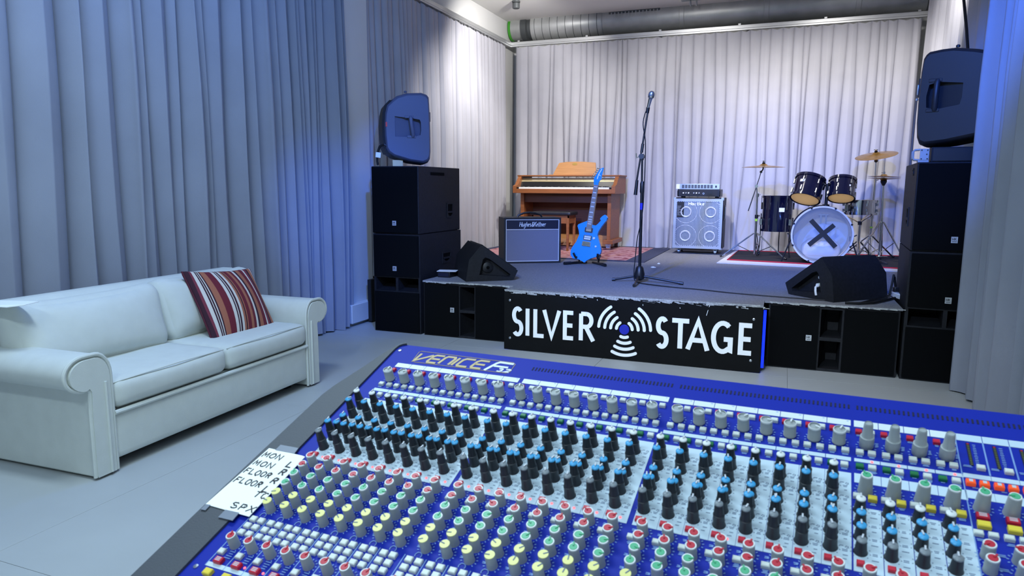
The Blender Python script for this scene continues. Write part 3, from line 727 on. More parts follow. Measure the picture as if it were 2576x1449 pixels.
o = obj('cable_label', box(-.024, .024, -.004, .004, -.022, .022), 'paper', o, loc=(-3.217, 5.118, 1.512), rot=(0, rad(8), 0), bevel=.003, label='white label on the cable')
# right
PR = [(-.012, .605), (-.030, .59), (-.044, .565), (-.052, .48), (-.056, .30), (-.054, .15), (-.046, .06), (-.030, .018), (.0, .004), (.12, .015), (.30, .05), (.36, .08), (.375, .16), (.38, .36), (.37, .50), (.33, .565), (.25, .588), (.131, .612), (.06, .612)]
sr = pa_speaker('black plastic loudspeaker on top of the right stack beside the curtain', (.80, 5.2, 1.515), rad(-25.5), PR, .36, 'spk_black', 1,
    ((.058, .054), .245, .20, .40), [(.005, .25), (.06, .235), (.19, .255), (.20, .30), (.20, .385), (.06, .405), (.012, .39), (.0, .32)])
obj('top_loop', MB().lathe([(.012, 0), (.012, .012), (.006, .016)], (.14, .05, .61), (0, 0, 1), 12), 'spk_black', sr)
obj('rear_panel', box(-.06, -.048, .03, .3, .32, .44), 'black_plastic', sr, bevel=.003)
obj('toggle', box(-.063, -.055, .02, .034, .335, .40), 'steel', sr, bevel=.002); obj('toggle', box(-.068, -.055, .02, .036, .30, .315), 'steel', sr, bevel=.002)
t = thing('amplifier_rack', 'flat black amplifier case between the right loudspeaker and the cabinet below', 'amplifier', (.845, 5.13, 1.419), RZ)
obj('case', box(0, .36, 0, .45, 0, .094), 'black_cab', t, bevel=.004); obj('front_panel', box(.01, .35, -.006, 0, .008, .086), 'black_plastic', t)
t = thing('metal_bracket', 'grey metal bracket with two handles on the right speaker cabinet', 'bracket', (.836, 5.14, 1.419), RZ)
pl = obj('plate', box(-.052, 0, -.006, 0, .012, .085), 'grey_plastic', t, bevel=.003); obj('foot', box(-.06, 0, -.006, .07, 0, .012), 'grey_plastic', t)
for x, z in ((-.043, .076), (-.01, .076), (-.043, .022), (-.01, .022), (-.014, .05)):
    obj('bolt', MB().lathe([(.004, 0), (.004, .003)], (x, -.006, z), (0, -1, 0), 10), 'black_plastic', pl)
for y in (.0, .055):
    obj('handle', MB().tube([(-.052, y, .08), (-.080, y, .078), (-.088, y, .068), (-.088, y, .026), (-.080, y, .016), (-.052, y, .015)], .006, 8), 'grey_plastic', t)

# floor monitors
PW = [(0, 0), (.028, .182), (.132, .303), (.448, .082), (.410, .004)]
def wedge(label, loc, rz, sgn, live):
    t = thing('floor_monitor', label, 'monitor', loc, rz)
    fr = lambda a, b, d: Vector((a, d * sgn, b)); L = .53
    hole = [(.115, .055), (.375, .03), (.385, .05), (.205, .185), (.165, .20), (.145, .18)]
    obj('cabinet', MB().prism(PW, 0, L, fr, [hole], .07), 'black_cab', t, bevel=.004)
    g0, g1 = (.145, .298), (.442, .09)
    nx, nz = .573, .82
    gp = MB(); c0 = .03
    vs = [Vector((a + nx * k_, sgn * y, b + nz * k_)) for k_ in (.0, .006) for (a, b) in (g0, g1) for y in (c0, L - c0)]
    gp.add(vs, [(0, 1, 3, 2), (4, 6, 7, 5), (0, 4, 5, 1), (2, 3, 7, 6), (0, 2, 6, 4), (1, 5, 7, 3)]); obj('front_grille', gp, 'grille_dark', t)
    if not live:
        d = obj('pole_socket', MB().lathe([(.048, 0), (.045, -.012), (.02, -.02)], (.20, .07 * sgn, .108), (0, sgn, 0), 24), 'black_plastic', t)
        obj('socket_hole', MB().lathe([(.014, 0), (.014, -.003)], (.20, .048 * sgn, .108), (0, sgn, 0), 16), 'hole_shade', d)
    else:
        d = obj('connector_panel', box(.12, .20, min(.06 * sgn, .068 * sgn), max(.06 * sgn, .068 * sgn), .06, .18), 'black_plastic', t)
        obj('power_led', MB().ball((.165, .056 * sgn, .125), .005), 'led_green', d)
        obj('plug', MB().cyl((.16, .06 * sgn, .155), (.16, .025 * sgn, .155), .011), 'grey_plastic', d)
        obj('plug', MB().cyl((.168, .06 * sgn, .10), (.168, .018 * sgn, .098), .014), 'white_plastic', d)
        obj('plug_lead', MB().tube([(.168, .02 * sgn, .098), (.165, .0 * sgn, .085), (.158, -.006 * sgn, .06), (.152, -.004 * sgn, .03)], .008, 8), 'white_plastic', d)
    return t
wedge('black wedge floor monitor at the left front of the stage, lit blue', (-2.426, 5.156, SZ), rad(36.87), 1, False)
wedge('black wedge floor monitor at the right front of the stage with plugs in its side', (.352, 5.20, SZ), rad(135), -1, True)

# small things round the monitors
t = thing('stage_box', 'small black box beside the left stack, under a white sheet', 'box', (-2.72, 5.40, SZ)); obj('case', box(-.06, .06, -.07, .07, 0, .05), 'black_plastic', t, bevel=.004)
obj('front_plate', box(-.05, .05, -.074, -.07, .008, .042), 'amp_panel', t)
o = obj('paper_sheet', box(-.085, .085, -.06, .06, 0, .003), 'paper', None, loc=(-2.715, 5.40, SZ + .0503), rot=(0, 0, .25)); tag(o, 'white sheet lying on the small box between the left stack and monitor', 'paper')
t = thing('power_strip', 'white power strip with a red switch behind the right floor monitor', 'power strip', (.805, 5.60, SZ), rad(-74))
obj('body', box(-.10, .10, -.026, .026, 0, .036), 'white_plastic', t, bevel=.005)
for x in (-.06, -.01): obj('outlet', MB().lathe([(.018, .036), (.018, .038), (.014, .038), (.014, .03)], (x, 0, 0), n=16), 'grey_plastic', t)
obj('rocker_switch', box(.055, .082, -.012, .012, .036, .043), 'led_red', t, bevel=.002)
obj('plug', box(-.08, -.04, -.02, .02, .037, .075), 'black_plastic', t, bevel=.006)
o = obj('cable', MB().tube([(.79, 5.70, SZ + .06), (.775, 5.69, SZ + .14), (.765, 5.66, SZ + .16), (.755, 5.63, SZ + .10), (.74, 5.60, SZ + .02), (.70, 5.52, SZ + .009), (.60, 5.36, SZ + .009), (.52, 5.20, SZ + .009), (.46, 5.17, SZ + .009)], .008, 8), 'cable')
tag(o, 'black cable looping from the power strip along the right floor monitor', 'cable')
o = obj('cable', MB().tube([(.765, 5.52, SZ + .012), (.70, 5.40, SZ + .012), (.60, 5.23, SZ + .012), (.50, 5.165, SZ + .01), (.42, 5.155, SZ + .01)], .009, 8), 'cable')
tag(o, 'thicker black cable lying along the front of the right floor monitor', 'cable')
for i, (x, y, l) in enumerate(((-1.176, 6.83, 'small white paper scrap on the carpet nearer the microphone stand'), (-1.18, 7.18, 'small white paper scrap on the carpet farther from the microphone stand'))):
    mb = MB(); R = random.Random(i); c = [(math.cos(a) * R.uniform(.012, .03), math.sin(a) * R.uniform(.008, .016), R.uniform(.002, .010)) for a in [j * 1.05 for j in range(6)]]
    mb.add([(0, 0, .012)] + c + [(p[0], p[1], 0) for p in c], [(0, 1 + j, 1 + (j + 1) % 6) for j in range(6)] + [(1 + j, 1 + (j + 1) % 6, 7 + (j + 1) % 6, 7 + j) for j in range(6)])
    tag(obj('paper_scrap', mb, 'paper', None, smooth=0, loc=(x, y, SZ)), l, 'scrap')
# ------------------------------------------------------------------ rugs on the stage
rg = thing('persian_rug', 'worn red patterned rug with a dark border under the piano', 'rug', (-2.5, 8.1, SZ))
obj('border', box(-1.0, 1.16, -.865, .95, 0, .006), 'rug_border', rg)
obj('field', box(-.9, .95, -.78, .9, .006, .0075), 'rug', rg)
o = obj('rug', MB().prism([(-.632, 7.50), (1.30, 7.40), (1.30, 9.05), (-.545, 9.05)], .0, .007, lambda a, b, d: Vector((a, b, SZ + d))), 'rug_white')
tag(o, 'white rug lying under the black drum mat', 'rug')
dm = thing('drum_mat', 'black drum mat with a red edge under the drum kit', 'rug', (0.35, 8.3, SZ + .007))
Pm = [(-.895, -.50), (-.12, -.60), (.30, -.64), (.94, -.70), (.94, .72), (-.855, .70)]
obj('mat', MB().prism(Pm, 0, .005, lambda a, b, d: Vector((a, b, d))), 'rug_black', dm)
obj('red_edging', MB().tube([(a, b, .005) for a, b in Pm], .009, 6, True), 'red_trim', dm)

# ------------------------------------------------------------------ guitar amplifier
am = thing('guitar_amplifier', 'black guitar combo amplifier with a blue-grey cloth front left of the blue guitar', 'amplifier', (-2.649, 6.551, SZ), rad(33))
obj('cabinet', MB().prism([(0, 0), (.60, 0), (.60, .47), (0, .47)], 0, .30, XZ(0), [[(.018, .018), (.582, .018), (.582, .452), (.018, .452)]], .02), 'amp_tolex', am, bevel=.006)
obj('grille_cloth', box(.02, .58, .008, .018, .02, .345), 'amp_cloth', am)
pn = obj('logo_panel', box(.02, .58, .006, .018, .352, .45), 'amp_panel', am)
pp = MB()
for a in ([(.022, .022), (.578, .022)], [(.022, .347), (.578, .347)], [(.022, .448), (.578, .448)], [(.022, .022), (.022, .448)], [(.578, .022), (.578, .448)]):
    pp.tube([(a[0][0], .004, a[0][1]), (a[1][0], .004, a[1][1])], .005, 8)
obj('piping', pp, 'piping_white', am)
tx = MB(); frA = lambda x, y, h: Vector((x, .006 - h, y))
x = .158; hh = .047
for ch, wd, gp in (('H', .032, .006), ('u', .022, .004), ('g', .022, .004), ('h', .022, .004), ('e', .02, .004), ('s', .018, .007), ('&', .026, .005), ('K', .03, .004), ('e', .02, .003), ('t', .016, .002), ('t', .016, .003), ('n', .022, .004), ('e', .02, .004), ('r', .02, .004)):
    for s_ in GL[ch]:
        tx.ribbon([(x + p[0] * wd * .78 + .18 * p[1] * hh, .379 + p[1] * hh) for p in s_], .0052, frA, 0, .002)
    x += (wd + gp) * .78
obj('script_logo', tx, 'logo_white', pn, smooth=20)
obj('carry_handle', MB().tube([(.17, .15, .47), (.18, .15, .492), (.24, .15, .512), (.30, .15, .518), (.36, .15, .512), (.42, .15, .492), (.43, .15, .47)], .011, 8), 'black_plastic', am)
for x_ in (.03, .57):
    for y_ in (.03, .27): pass

# ------------------------------------------------------------------ digital piano
pi = thing('digital_piano', 'brown upright digital piano with a tall music stand on a patterned rug', 'piano', (-3.27, 8.38, SZ + .006))
Wd = 1.335; sidep = [(0, .70), (.0, .805), (.06, .815), (.20, .915), (.60, .925), (.60, .50), (.60, .12), (.60, .0), (.36, .0), (.36, .70)]
frY = lambda a, b, d: Vector((d, a, b))
obj('side_panel', MB().prism([(.0, .697), (.0, .79), (.075, .806), (.19, .905), (.19, .922), (.60, .922), (.60, .697)], 0, .045, frY), 'oak', pi, bevel=.003)
obj('side_panel', MB().prism([(.0, .697), (.0, .79), (.075, .806), (.19, .905), (.19, .922), (.60, .922), (.60, .697)], Wd - .045, Wd, frY), 'oak', pi, bevel=.003)
obj('key_bed', box(.045, Wd - .045, .0, .60, .697, .752), 'oak', pi, bevel=.002)
obj('key_block', box(.045, .078, .02, .15, .752, .772), 'ebony', pi); obj('key_block', box(Wd - .078, Wd - .045, .02, .15, .752, .772), 'ebony', pi)
wk = MB(); kw = (Wd - .156) / 52
for i in range(52): wk.box(.078 + i * kw + .0006, .078 + (i + 1) * kw - .0006, .012, .16, .752, .775)
obj('white_keys', wk, 'ivory', pi, kind='stuff')
bk = MB()
for i in range(51):
    if (i + 5) % 7 not in (2, 6): bk.box(.078 + (i + 1) * kw - .006, .078 + (i + 1) * kw + .006, .065, .16, .775, .786)
obj('black_keys', bk, 'ebony', pi, kind='stuff')
obj('control_panel', MB().prism([(.16, .776), (.20, .845), (.21, .845), (.21, .776)], .045, Wd - .045, frY), 'ebony', pi)
obj('fallboard', MB().prism([(.205, .84), (.22, .862), (.24, .862), (.24, .84)], .045, Wd - .045, frY), 'champagne', pi)
obj('fallboard_lip', MB().prism([(.225, .868), (.245, .892), (.26, .892), (.26, .868)], .045, Wd - .045, frY), 'champagne', pi)
obj('lid', box(-.012, Wd + .012, .19, .61, .912, .928), 'oak', pi, bevel=.003)
obj('music_ledge', box(.36, 1.0, .40, .48, .928, .938), 'oak_light', pi)
obj('music_stand', MB().prism([(.40, .935), (.985, .935), (.962, 1.085), (.955, 1.092), (.80, 1.104), (.68, 1.106), (.56, 1.103), (.475, 1.092), (.465, 1.085)], 0, .016, lambda a, b, d: Vector((a, .42 + d + (b - .93) * .35, b))), 'oak_light', pi, bevel=.003)
obj('emblem', MB().prism(arc(.685, 1.075, .034, .016, 0, 342, 19), -.003, 0, lambda a, b, d: Vector((a, .42 + d + (b - .93) * .35, b))), 'gold', pi, label='oval gold emblem on the music stand')
for x0 in (.07, Wd - .115):
    obj('leg_panel', box(x0, x0 + .045, .10, .60, .075, .697), 'oak', pi, bevel=.003)
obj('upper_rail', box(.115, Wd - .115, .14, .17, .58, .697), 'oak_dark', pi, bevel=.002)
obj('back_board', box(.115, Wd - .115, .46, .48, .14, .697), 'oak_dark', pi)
pb = obj('pedal_box', box(.115, Wd - .115, .36, .47, .018, .16), 'oak_light', pi, bevel=.003)
for x in (.56, .66, .76):
    obj('pedal', MB().soft((.024, .055, .008), .007).xf(Matrix.Translation((x, .31, .06))), 'gold', pb)
for x0 in (.03, Wd - .155):
    f_ = obj('castor_foot', box(x0, x0 + .125, .06, .62, .075, .125), 'oak', pi, bevel=.003)
    for y in (.10, .56):
        obj('castor', MB().box(x0 + .035, x0 + .09, y - .03, y + .03, .05, .075).cyl((x0 + .04, y + .01, .032), (x0 + .085, y + .01, .032), .032, n=18), 'steel', f_)

# piano bench
bn = thing('piano_bench', 'wooden piano bench with a dark cushioned seat in front of the piano', 'bench', (-2.915, 8.10, SZ + .0075))
obj('seat', MB().soft((.262, .17, .022), .016, (0, 0, .006)).xf(Matrix.Translation((.245, .16, .452))), 'seat_vinyl', bn)
obj('frame', MB().box(.01, .48, .01, .025, .335, .432).box(.01, .48, .295, .31, .335, .432).box(.01, .025, .01, .31, .335, .432).box(.465, .48, .01, .31, .335, .432), 'oak', bn)
for x in (.0, .445):
    for y in (.0, .275): obj('leg', MB().lathe([(.017, 0), (.024, .40)], (x + .022, y + .022, 0), n=4).xf(Matrix.Identity(4)), 'oak', bn, smooth=0, bevel=.002)

# ------------------------------------------------------------------ electric guitar and stand
gt = thing('electric_guitar', 'bright blue electric guitar leaning back on a floor stand', 'guitar', (-1.871, 6.80, SZ + .02), rot=(rad(-9), 0, 0))
GB = [(0.006, 0.428), (-0.087, 0.39), (-0.093, 0.372), (-0.078, 0.332), (-0.069, 0.285), (-0.096, 0.213), (-0.142, 0.144), (-0.151, 0.107), (-0.147, 0.072), (-0.125, 0.041), (-0.059, 0.032), (-0.018, 0.013), (0.0, 0.0), (0.022, 0.023), (0.062, 0.045), (0.134, 0.071), (0.162, 0.1), (0.169, 0.128), (0.16, 0.167), (0.134, 0.244), (0.12, 0.29), (0.128, 0.322), (0.159, 0.377), (0.205, 0.44), (0.212, 0.465), (0.2, 0.488), (0.184, 0.493), (0.164, 0.482), (0.141, 0.458), (0.138, 0.446), (0.15, 0.437), (0.119, 0.399), (0.099, 0.383), (0.071, 0.386)]
obj('body', MB().prism(GB, 0, .045, XZ(0)), 'guitar_blue', gt, bevel=.006)
def gnk(q, x): return None
axis = Vector((.0785 - .0335, .792 - .371)); ax_ = axis.normalized(); px_ = Vector((ax_.y, -ax_.x)); base = Vector((.0335, .371))
def gp(t_, s_, y): p = base + ax_ * t_ + px_ * s_; return Vector((p.x, y, p.y))
nl = axis.length
mb = MB(); mb.add([gp(-.05, -.027, -.012), gp(-.05, .027, -.012), gp(nl, .0225, -.012), gp(nl, -.0225, -.012), gp(-.05, -.027, .02), gp(-.05, .027, .02), gp(nl, .0225, .012), gp(nl, -.0225, .012)],
    [(0, 1, 2, 3), (4, 7, 6, 5), (0, 4, 5, 1), (1, 5, 6, 2), (2, 6, 7, 3), (3, 7, 4, 0)])
nk = obj('neck', mb, 'maple', gt)
fb = MB(); fb.add([gp(-.03, -.027, -.016), gp(-.03, .027, -.016), gp(nl, .0225, -.016), gp(nl, -.0225, -.016), gp(-.03, -.027, -.0118), gp(-.03, .027, -.0118), gp(nl, .0225, -.0118), gp(nl, -.0225, -.0118)],
    [(0, 1, 2, 3), (0, 4, 5, 1), (1, 5, 6, 2), (2, 6, 7, 3), (3, 7, 4, 0)])
obj('fretboard', fb, 'fret_board', nk)
fm = MB(); im = MB()
Ls = .64
for k_ in range(1, 25):
    t_ = nl - Ls * (1 - 2 ** (-k_ / 12)) * (nl / .47)
    if t_ < -.03: break
    wdt = .0225 + (.027 - .0225) * (1 - t_ / nl)
    fm.add([gp(t_ - .0012, -wdt, -.0175), gp(t_ - .0012, wdt, -.0175), gp(t_ + .0012, wdt, -.0175), gp(t_ + .0012, -wdt, -.0175)], [(0, 1, 2, 3)])
    if k_ in (1, 3, 5, 7, 9, 12, 15, 17, 19, 21):
        t2 = t_ + .008 * (1 if k_ > 9 else 1.6)
        im.add([gp(t2 - .006, -wdt * .7, -.0165), gp(t2 - .006, wdt * .7, -.0165), gp(t2 + .006, wdt * .7, -.0165), gp(t2 + .006, -wdt * .7, -.0165)], [(0, 1, 2, 3)])
obj('frets', fm, 'chrome', nk, smooth=0, kind='stuff'); obj('inlays', im, 'piping_white', nk, smooth=0, kind='stuff')
HD = [(0.055, 0.790), (0.05, 0.852), (0.054, 0.872), (0.067, 0.891), (0.089, 0.927), (0.104, 0.951), (0.116, 0.96), (0.146, 0.97), (0.141, 0.944), (0.13, 0.884), (0.129, 0.849), (0.113, 0.84), (0.1, 0.813), (0.099, 0.790)]
obj('headstock', MB().prism(HD, 0, .014, XZ(-.008)), 'guitar_blue', gt, bevel=.002)
hl = MB(); hl.ribbon([(.085, .852), (.098, .90), (.128, .955)], .008, lambda x, y, h: Vector((x, -.008 - h, y)), 0, .001); hl.ribbon([(.098, .90), (.118, .885)], .005, lambda x, y, h: Vector((x, -.008 - h, y)), 0, .001)
obj('headstock_decal', hl, 'logo_white', gt)
for i in range(6):
    a = Vector((.046 + i * .0105, .862 + i * .0185))
    obj('tuning_peg', MB().cyl((a.x + .012, -.0005, a.y), (a.x - .012, .0, a.y + .006), .0035).ball((a.x - .016, 0, a.y + .008), .009, 10, (1, .5, .8)), 'chrome', gt)
sm = MB()
for i in range(6):
    s_ = -.019 + i * .0076
    a = gp(nl, s_ * .85, -.019); b = gp(-.165, s_ * 1.25, -.019); sm.tube([a, b], .0006, 4)
obj('strings', sm, 'chrome', gt, kind='stuff')
def pickup(t0, t1, col):
    m_ = MB(); c = [gp(t0, -.042, -.007), gp(t0, .042, -.007), gp(t1, .042, -.007), gp(t1, -.042, -.007)]; d_ = [Vector((p.x, 0, p.z)) for p in c]
    m_.add(c + d_, [(0, 1, 2, 3)] + [(i, (i + 1) % 4, 4 + (i + 1) % 4, 4 + i) for i in range(4)]); r_ = obj('pickup', m_, 'black_plastic', gt)
    m2 = MB(); e = (t1 - t0) * .12
    for (u0, u1) in ((t0 + e, (t0 + t1) / 2 - .002), ((t0 + t1) / 2 + .002, t1 - e)):
        q_ = [gp(u0, -.034, -.010), gp(u0, .034, -.010), gp(u1, .034, -.010), gp(u1, -.034, -.010)]; m2.add(q_ + [Vector((p.x, -.006, p.z)) for p in q_], [(0, 1, 2, 3)] + [(i, (i + 1) % 4, 4 + (i + 1) % 4, 4 + i) for i in range(4)])
    obj('coil', m2, col, r_)
    for u in (t0 + .003, t1 - .003):
        for s_ in (-.039, .039): obj('screw', MB().lathe([(.003, 0), (.003, .003)], gp(u, s_, -.007), (0, -1, 0), 8), 'chrome', r_)
pickup(-.062, -.012, 'black_plastic'); pickup(-.142, -.092, 'cap_white')
m_ = MB(); q_ = [gp(-.202, -.046, -.016), gp(-.202, .046, -.016), gp(-.156, .042, -.016), gp(-.156, -.042, -.016)]
m_.add(q_ + [Vector((p.x, 0, p.z)) for p in q_], [(0, 1, 2, 3)] + [(i, (i + 1) % 4, 4 + (i + 1) % 4, 4 + i) for i in range(4)])
br = obj('bridge', m_, 'chrome', gt)
for i in range(6):
    s_ = -.032 + i * .0128; obj('saddle', MB().cyl(gp(-.196, s_, -.02), gp(-.165, s_, -.02), .0045, n=8), 'chrome', br)
obj('volume_knob', MB().lathe([(.012, 0), (.012, .012), (.009, .014)], (.089, 0, .252), (0, -1, 0), 18), 'cap_white', gt)
obj('tone_knob', MB().lathe([(.010, 0), (.010, .010), (.007, .012)], (.112, 0, .169), (0, -1, 0), 18), 'cap_white', gt)
obj('strap_button', MB().lathe([(.007, 0), (.005, .006), (.008, .012)], (.155, .02, .105), (1, 0, -.3), 12), 'chrome', gt)
gs = thing('guitar_stand', 'low black folding stand cradling the blue guitar', 'stand', (-1.85, 6.84, SZ))
for s_ in (-1, 1):
    L_ = obj('foot_bar', MB().tube([(.0 + s_ * .035, .10, .012), (s_ * .16 + .01, -.06, .014), (s_ * .20 + .01, -.12, .014)], .012, 10), 'hardware_black', gs)
    obj('foam_end', MB().tube([(s_ * .165 + .01, -.066, .014), (s_ * .212 + .01, -.135, .014)], .017, 10), 'black_plastic', L_)
    obj('upright', MB().tube([(s_ * .10 + .01, .02, .012), (s_ * .105 + .01, .05, .08), (s_ * .11 + .01, .045, .10)], .009, 8), 'hardware_black', gs)
    obj('cradle_arm', MB().tube([(s_ * .112 + .01, .06, .085), (s_ * .112 + .01, .0, .075), (s_ * .114 + .01, -.055, .072), (s_ * .118 + .005, -.066, .09), (s_ * .128, -.068, .12)], .011, 8), 'black_plastic', gs)
obj('back_bar', MB().tube([(-.10, .05, .085), (.12, .05, .085)], .008, 8), 'hardware_black', gs)

# ------------------------------------------------------------------ microphone stand
ms = thing('microphone_stand', 'tall black boom microphone stand at the front centre of the stage', 'stand', (-1.093, 5.707, SZ))
obj('base_hub', MB().lathe([(.018, .016), (.040, .03), (.043, .07), (.032, .12), (.022, .135)], n=18), 'black_plastic', ms)
for f in ((-.216, -.013), (.351, -.029), (.018, -.30)):
    d_ = Vector((f[0], f[1], 0)); u_ = d_.normalized()
    l_ = obj('leg', MB().tube([u_ * .03 + Vector((0, 0, .052)), d_ + Vector((0, 0, .013))], .0095, 8), 'hardware_black', ms)
    obj('rubber_foot', MB().tube([d_ * .93 + Vector((0, 0, .015)), d_ + u_ * .012 + Vector((0, 0, .013))], .0125, 8), 'black_plastic', l_)
obj('lower_pole', MB().cyl((0, 0, .1), (-.002, 0, .76), .0125, n=12), 'hardware_black', ms)
obj('upper_pole', MB().cyl((-.002, 0, .70), (-.008, 0, 1.015), .0085, n=12), 'hardware_black', ms)
obj('height_clutch', MB().lathe([(.016, .735), (.019, .745), (.019, .81), (.014, .83)], n=16), 'black_plastic', ms)
obj('tape_band', MB().cyl((-.001, 0, .60), (-.001, 0, .655), .0135, n=12), 'sign_blue', ms, label='blue tape round the pole')
pv = obj('boom_clutch', MB().cyl((-.012, -.02, 1.03), (-.012, .025, 1.03), .022, n=16).lathe([(.014, 0), (.014, .05)], (-.009, 0, 1.0)), 'black_plastic', ms)
obj('tightening_lever', MB().tube([(-.03, 0, 1.03), (-.055, 0, 1.02), (-.058, 0, 1.055)], .006, 8), 'chrome', pv)
obj('boom_arm', MB().cyl((-.045, -.012, .83), (.028, -.012, 1.38), .0075, n=10), 'hardware_black', ms)
obj('counterweight', MB().cyl((-.052, -.012, .72), (-.042, -.012, .84), .015, .012, 12), 'black_plastic', ms)
obj('boom_sleeve', MB().cyl((-.012, -.012, 1.06), (-.004, -.012, 1.13), .012, n=10), 'black_plastic', ms)
obj('microphone_clip', MB().cyl((.024, -.012, 1.37), (.030, -.014, 1.415), .013, .015, 12), 'black_plastic', ms)
mi = thing('microphone', 'silver-bodied vocal microphone clipped on top of the boom stand', 'microphone', (-1.065, 5.692, SZ + 1.41))
md = Vector((.045, -.06, .13)).normalized()
obj('handle', MB().lathe([(.011, -.02), (.012, .0), (.0165, .075), (.019, .085)], (0, 0, 0), md, 16), 'chrome', mi)
obj('head_grille', MB().lathe([(.018, .083), (.025, .092), (.0265, .107), (.024, .125), (.014, .137), (.001, .140)], (0, 0, 0), md, 18), 'steel', mi)
obj('grille_band', MB().lathe([(.0272, .098), (.0272, .107)], (0, 0, 0), md, 18), 'chrome', mi)
mp = [(-1.072, 5.70, SZ + 1.40), (-1.088, 5.69, SZ + 1.36), (-1.098, 5.685, SZ + 1.28), (-1.075, 5.683, SZ + 1.15), (-1.072, 5.685, SZ + 1.0), (-1.074, 5.688, SZ + .8), (-1.078, 5.69, SZ + .62), (-1.095, 5.69, SZ + .48), (-1.118, 5.69, SZ + .36), (-1.128, 5.69, SZ + .22), (-1.135, 5.685, SZ + .1), (-1.128, 5.67, SZ + .03), (-1.09, 5.64, SZ + .006), (-.98, 5.56, SZ + .006), (-.80, 5.49, SZ + .006), (-.58, 5.44, SZ + .006), (-.36, 5.36, SZ + .006), (-.12, 5.31, SZ + .006), (.10, 5.28, SZ + .006), (.30, 5.25, SZ + .006)]
def smooth_path(P, k=4):
    P = [Vector(p) for p in P]; out = []
    for i in range(len(P) - 1):
        p0 = P[max(0, i - 1)]; p1 = P[i]; p2 = P[i + 1]; p3 = P[min(len(P) - 1, i + 2)]
        for j in range(k):
            t_ = j / k; out.append(.5 * ((2 * p1) + (p2 - p0) * t_ + (2 * p0 - 5 * p1 + 4 * p2 - p3) * t_ * t_ + (3 * p1 - p0 - 3 * p2 + p3) * t_ ** 3))
    return out + [P[-1]]
tag(obj('microphone_cable', MB().tube(smooth_path(mp), .0042, 6), 'cable'), 'thin black cable winding down the microphone stand and across the carpet', 'cable')

# ------------------------------------------------------------------ bass rig
bc = thing('bass_cabinet', 'four-speaker bass cabinet with a silver perforated front on castors', 'speaker', (-1.236, 8.42, SZ))
BW = .572; B0, B1 = .062, .665
obj('box', box(0, BW, .02, .42, B0, B1), 'amp_tolex', bc, bevel=.006)
obj('front_frame', MB().prism([(.006, B0 + .006), (BW - .006, B0 + .006), (BW - .006, B1 - .012), (.006, B1 - .012)], 0, .024, XZ(0), [[(.034, B0 + .034), (BW - .034, B0 + .034), (BW - .034, B1 - .04), (.034, B1 - .04)]], .012), 'cab_frame', bc, bevel=.002)
gq = obj('grille', box(.034, BW - .034, .008, .014, B0 + .034, B1 - .04), 'perf', bc)
for x in (.15, BW - .14):
    for z in (.215, .497):
        c = obj('speaker_cone', MB().ring((x, .007, z), (0, 1, 0), .056, .010, 28, 6), 'cone', bc)
        obj('cone_rim', MB().ring((x, .0075, z), (0, 1, 0), .128, .0022, 36, 6), 'piping_white', c)
tz = MB(); fz = 22
for s0 in (0, 1):
    for i in range(fz):
        a = .034 + (BW - .068) * i / fz; b = .034 + (BW - .068) * (i + 1) / fz; z = (B0 + .034) if s0 == 0 else (B1 - .04); d_ = .011 if s0 == 0 else -.011
        tz.add([(a, -.0005, z), (b, -.0005, z), ((a + b) / 2, -.0005, z + d_)], [(0, 1, 2)])
        a = B0 + .034 + (B1 - B0 - .074) * i / fz; b = B0 + .034 + (B1 - B0 - .074) * (i + 1) / fz; x = .034 if s0 == 0 else BW - .034
        tz.add([(x, -.0005, a), (x, -.0005, b), (x + d_, -.0005, (a + b) / 2)], [(0, 1, 2)])
obj('saw_tooth_edge', tz, 'cab_frame', bc, smooth=0, kind='stuff')
tx = MB(); frB = lambda x, y, h: Vector((x, .008 - h, y))
x = .175
for ch, wd in (('H', .034), ('a', .026), ('r', .022), ('t', .02), ('k', .026), ('e', .026)):
    for si, s_ in enumerate(GL[ch]): tx.ribbon([(x + p[0] * wd, .578 + p[1] * .036) for p in s_], .0085, frB, 0, .004 + si * .0004)
    x += wd + .006
obj('logo', tx, 'logo_white', bc, smooth=20)
tg = obj('tag_card', box(.045, .125, .002, .0045, .435, .622), 'tag_black', bc, label='black printed card hung on the grille')
tl = MB(); R = random.Random(9)
for i in range(9):
    z = .565 - i * .013; tl.ribbon([(.050, z), (.050 + R.uniform(.02, .068), z)], .006, lambda x, y, h: Vector((x, .002 - h, y)), 0, .0005)
obj('card_print', tl, 'cap_grey', tg, smooth=0)
tl = MB(); text(tl, 'EX', .40, .125, .012, .01, frB, .003)
obj('metal_corner', MB().box(-.004, .03, .012, .05, B1 - .03, B1 + .004).box(-.004, .03, .012, .05, B0 - .004, B0 + .02), 'steel', bc, bevel=.003)
obj('metal_corner', MB().box(BW - .03, BW + .004, .012, .05, B1 - .03, B1 + .004).box(BW - .03, BW + .004, .012, .05, B0 - .004, B0 + .02), 'steel', bc, bevel=.003)
sh = obj('side_handle', box(BW, BW + .006, .13, .23, .40, .58), 'hardware_black', bc, bevel=.002); obj('handle_grip', box(BW + .006, BW + .014, .165, .195, .42, .56), 'steel', sh, bevel=.003)
for x in (.075, BW - .075):
    for y in (.08, .36):
        obj('castor', MB().box(x - .02, x + .02, y - .02, y + .02, .052, .062).box(x - .016, x - .011, y - .014, y + .014, .022, .055).box(x + .011, x + .016, y - .014, y + .014, .022, .055).cyl((x - .01, y, .026), (x + .01, y, .026), .026, n=16), 'steel', bc)
ba = thing('bass_amplifier', 'black rack bass amplifier with knobs standing on the bass cabinet', 'amplifier', (-1.195, 8.44, SZ + .665))
bb = obj('case', box(0, .49, 0, .30, .012, .098), 'black_plastic', ba, bevel=.003)
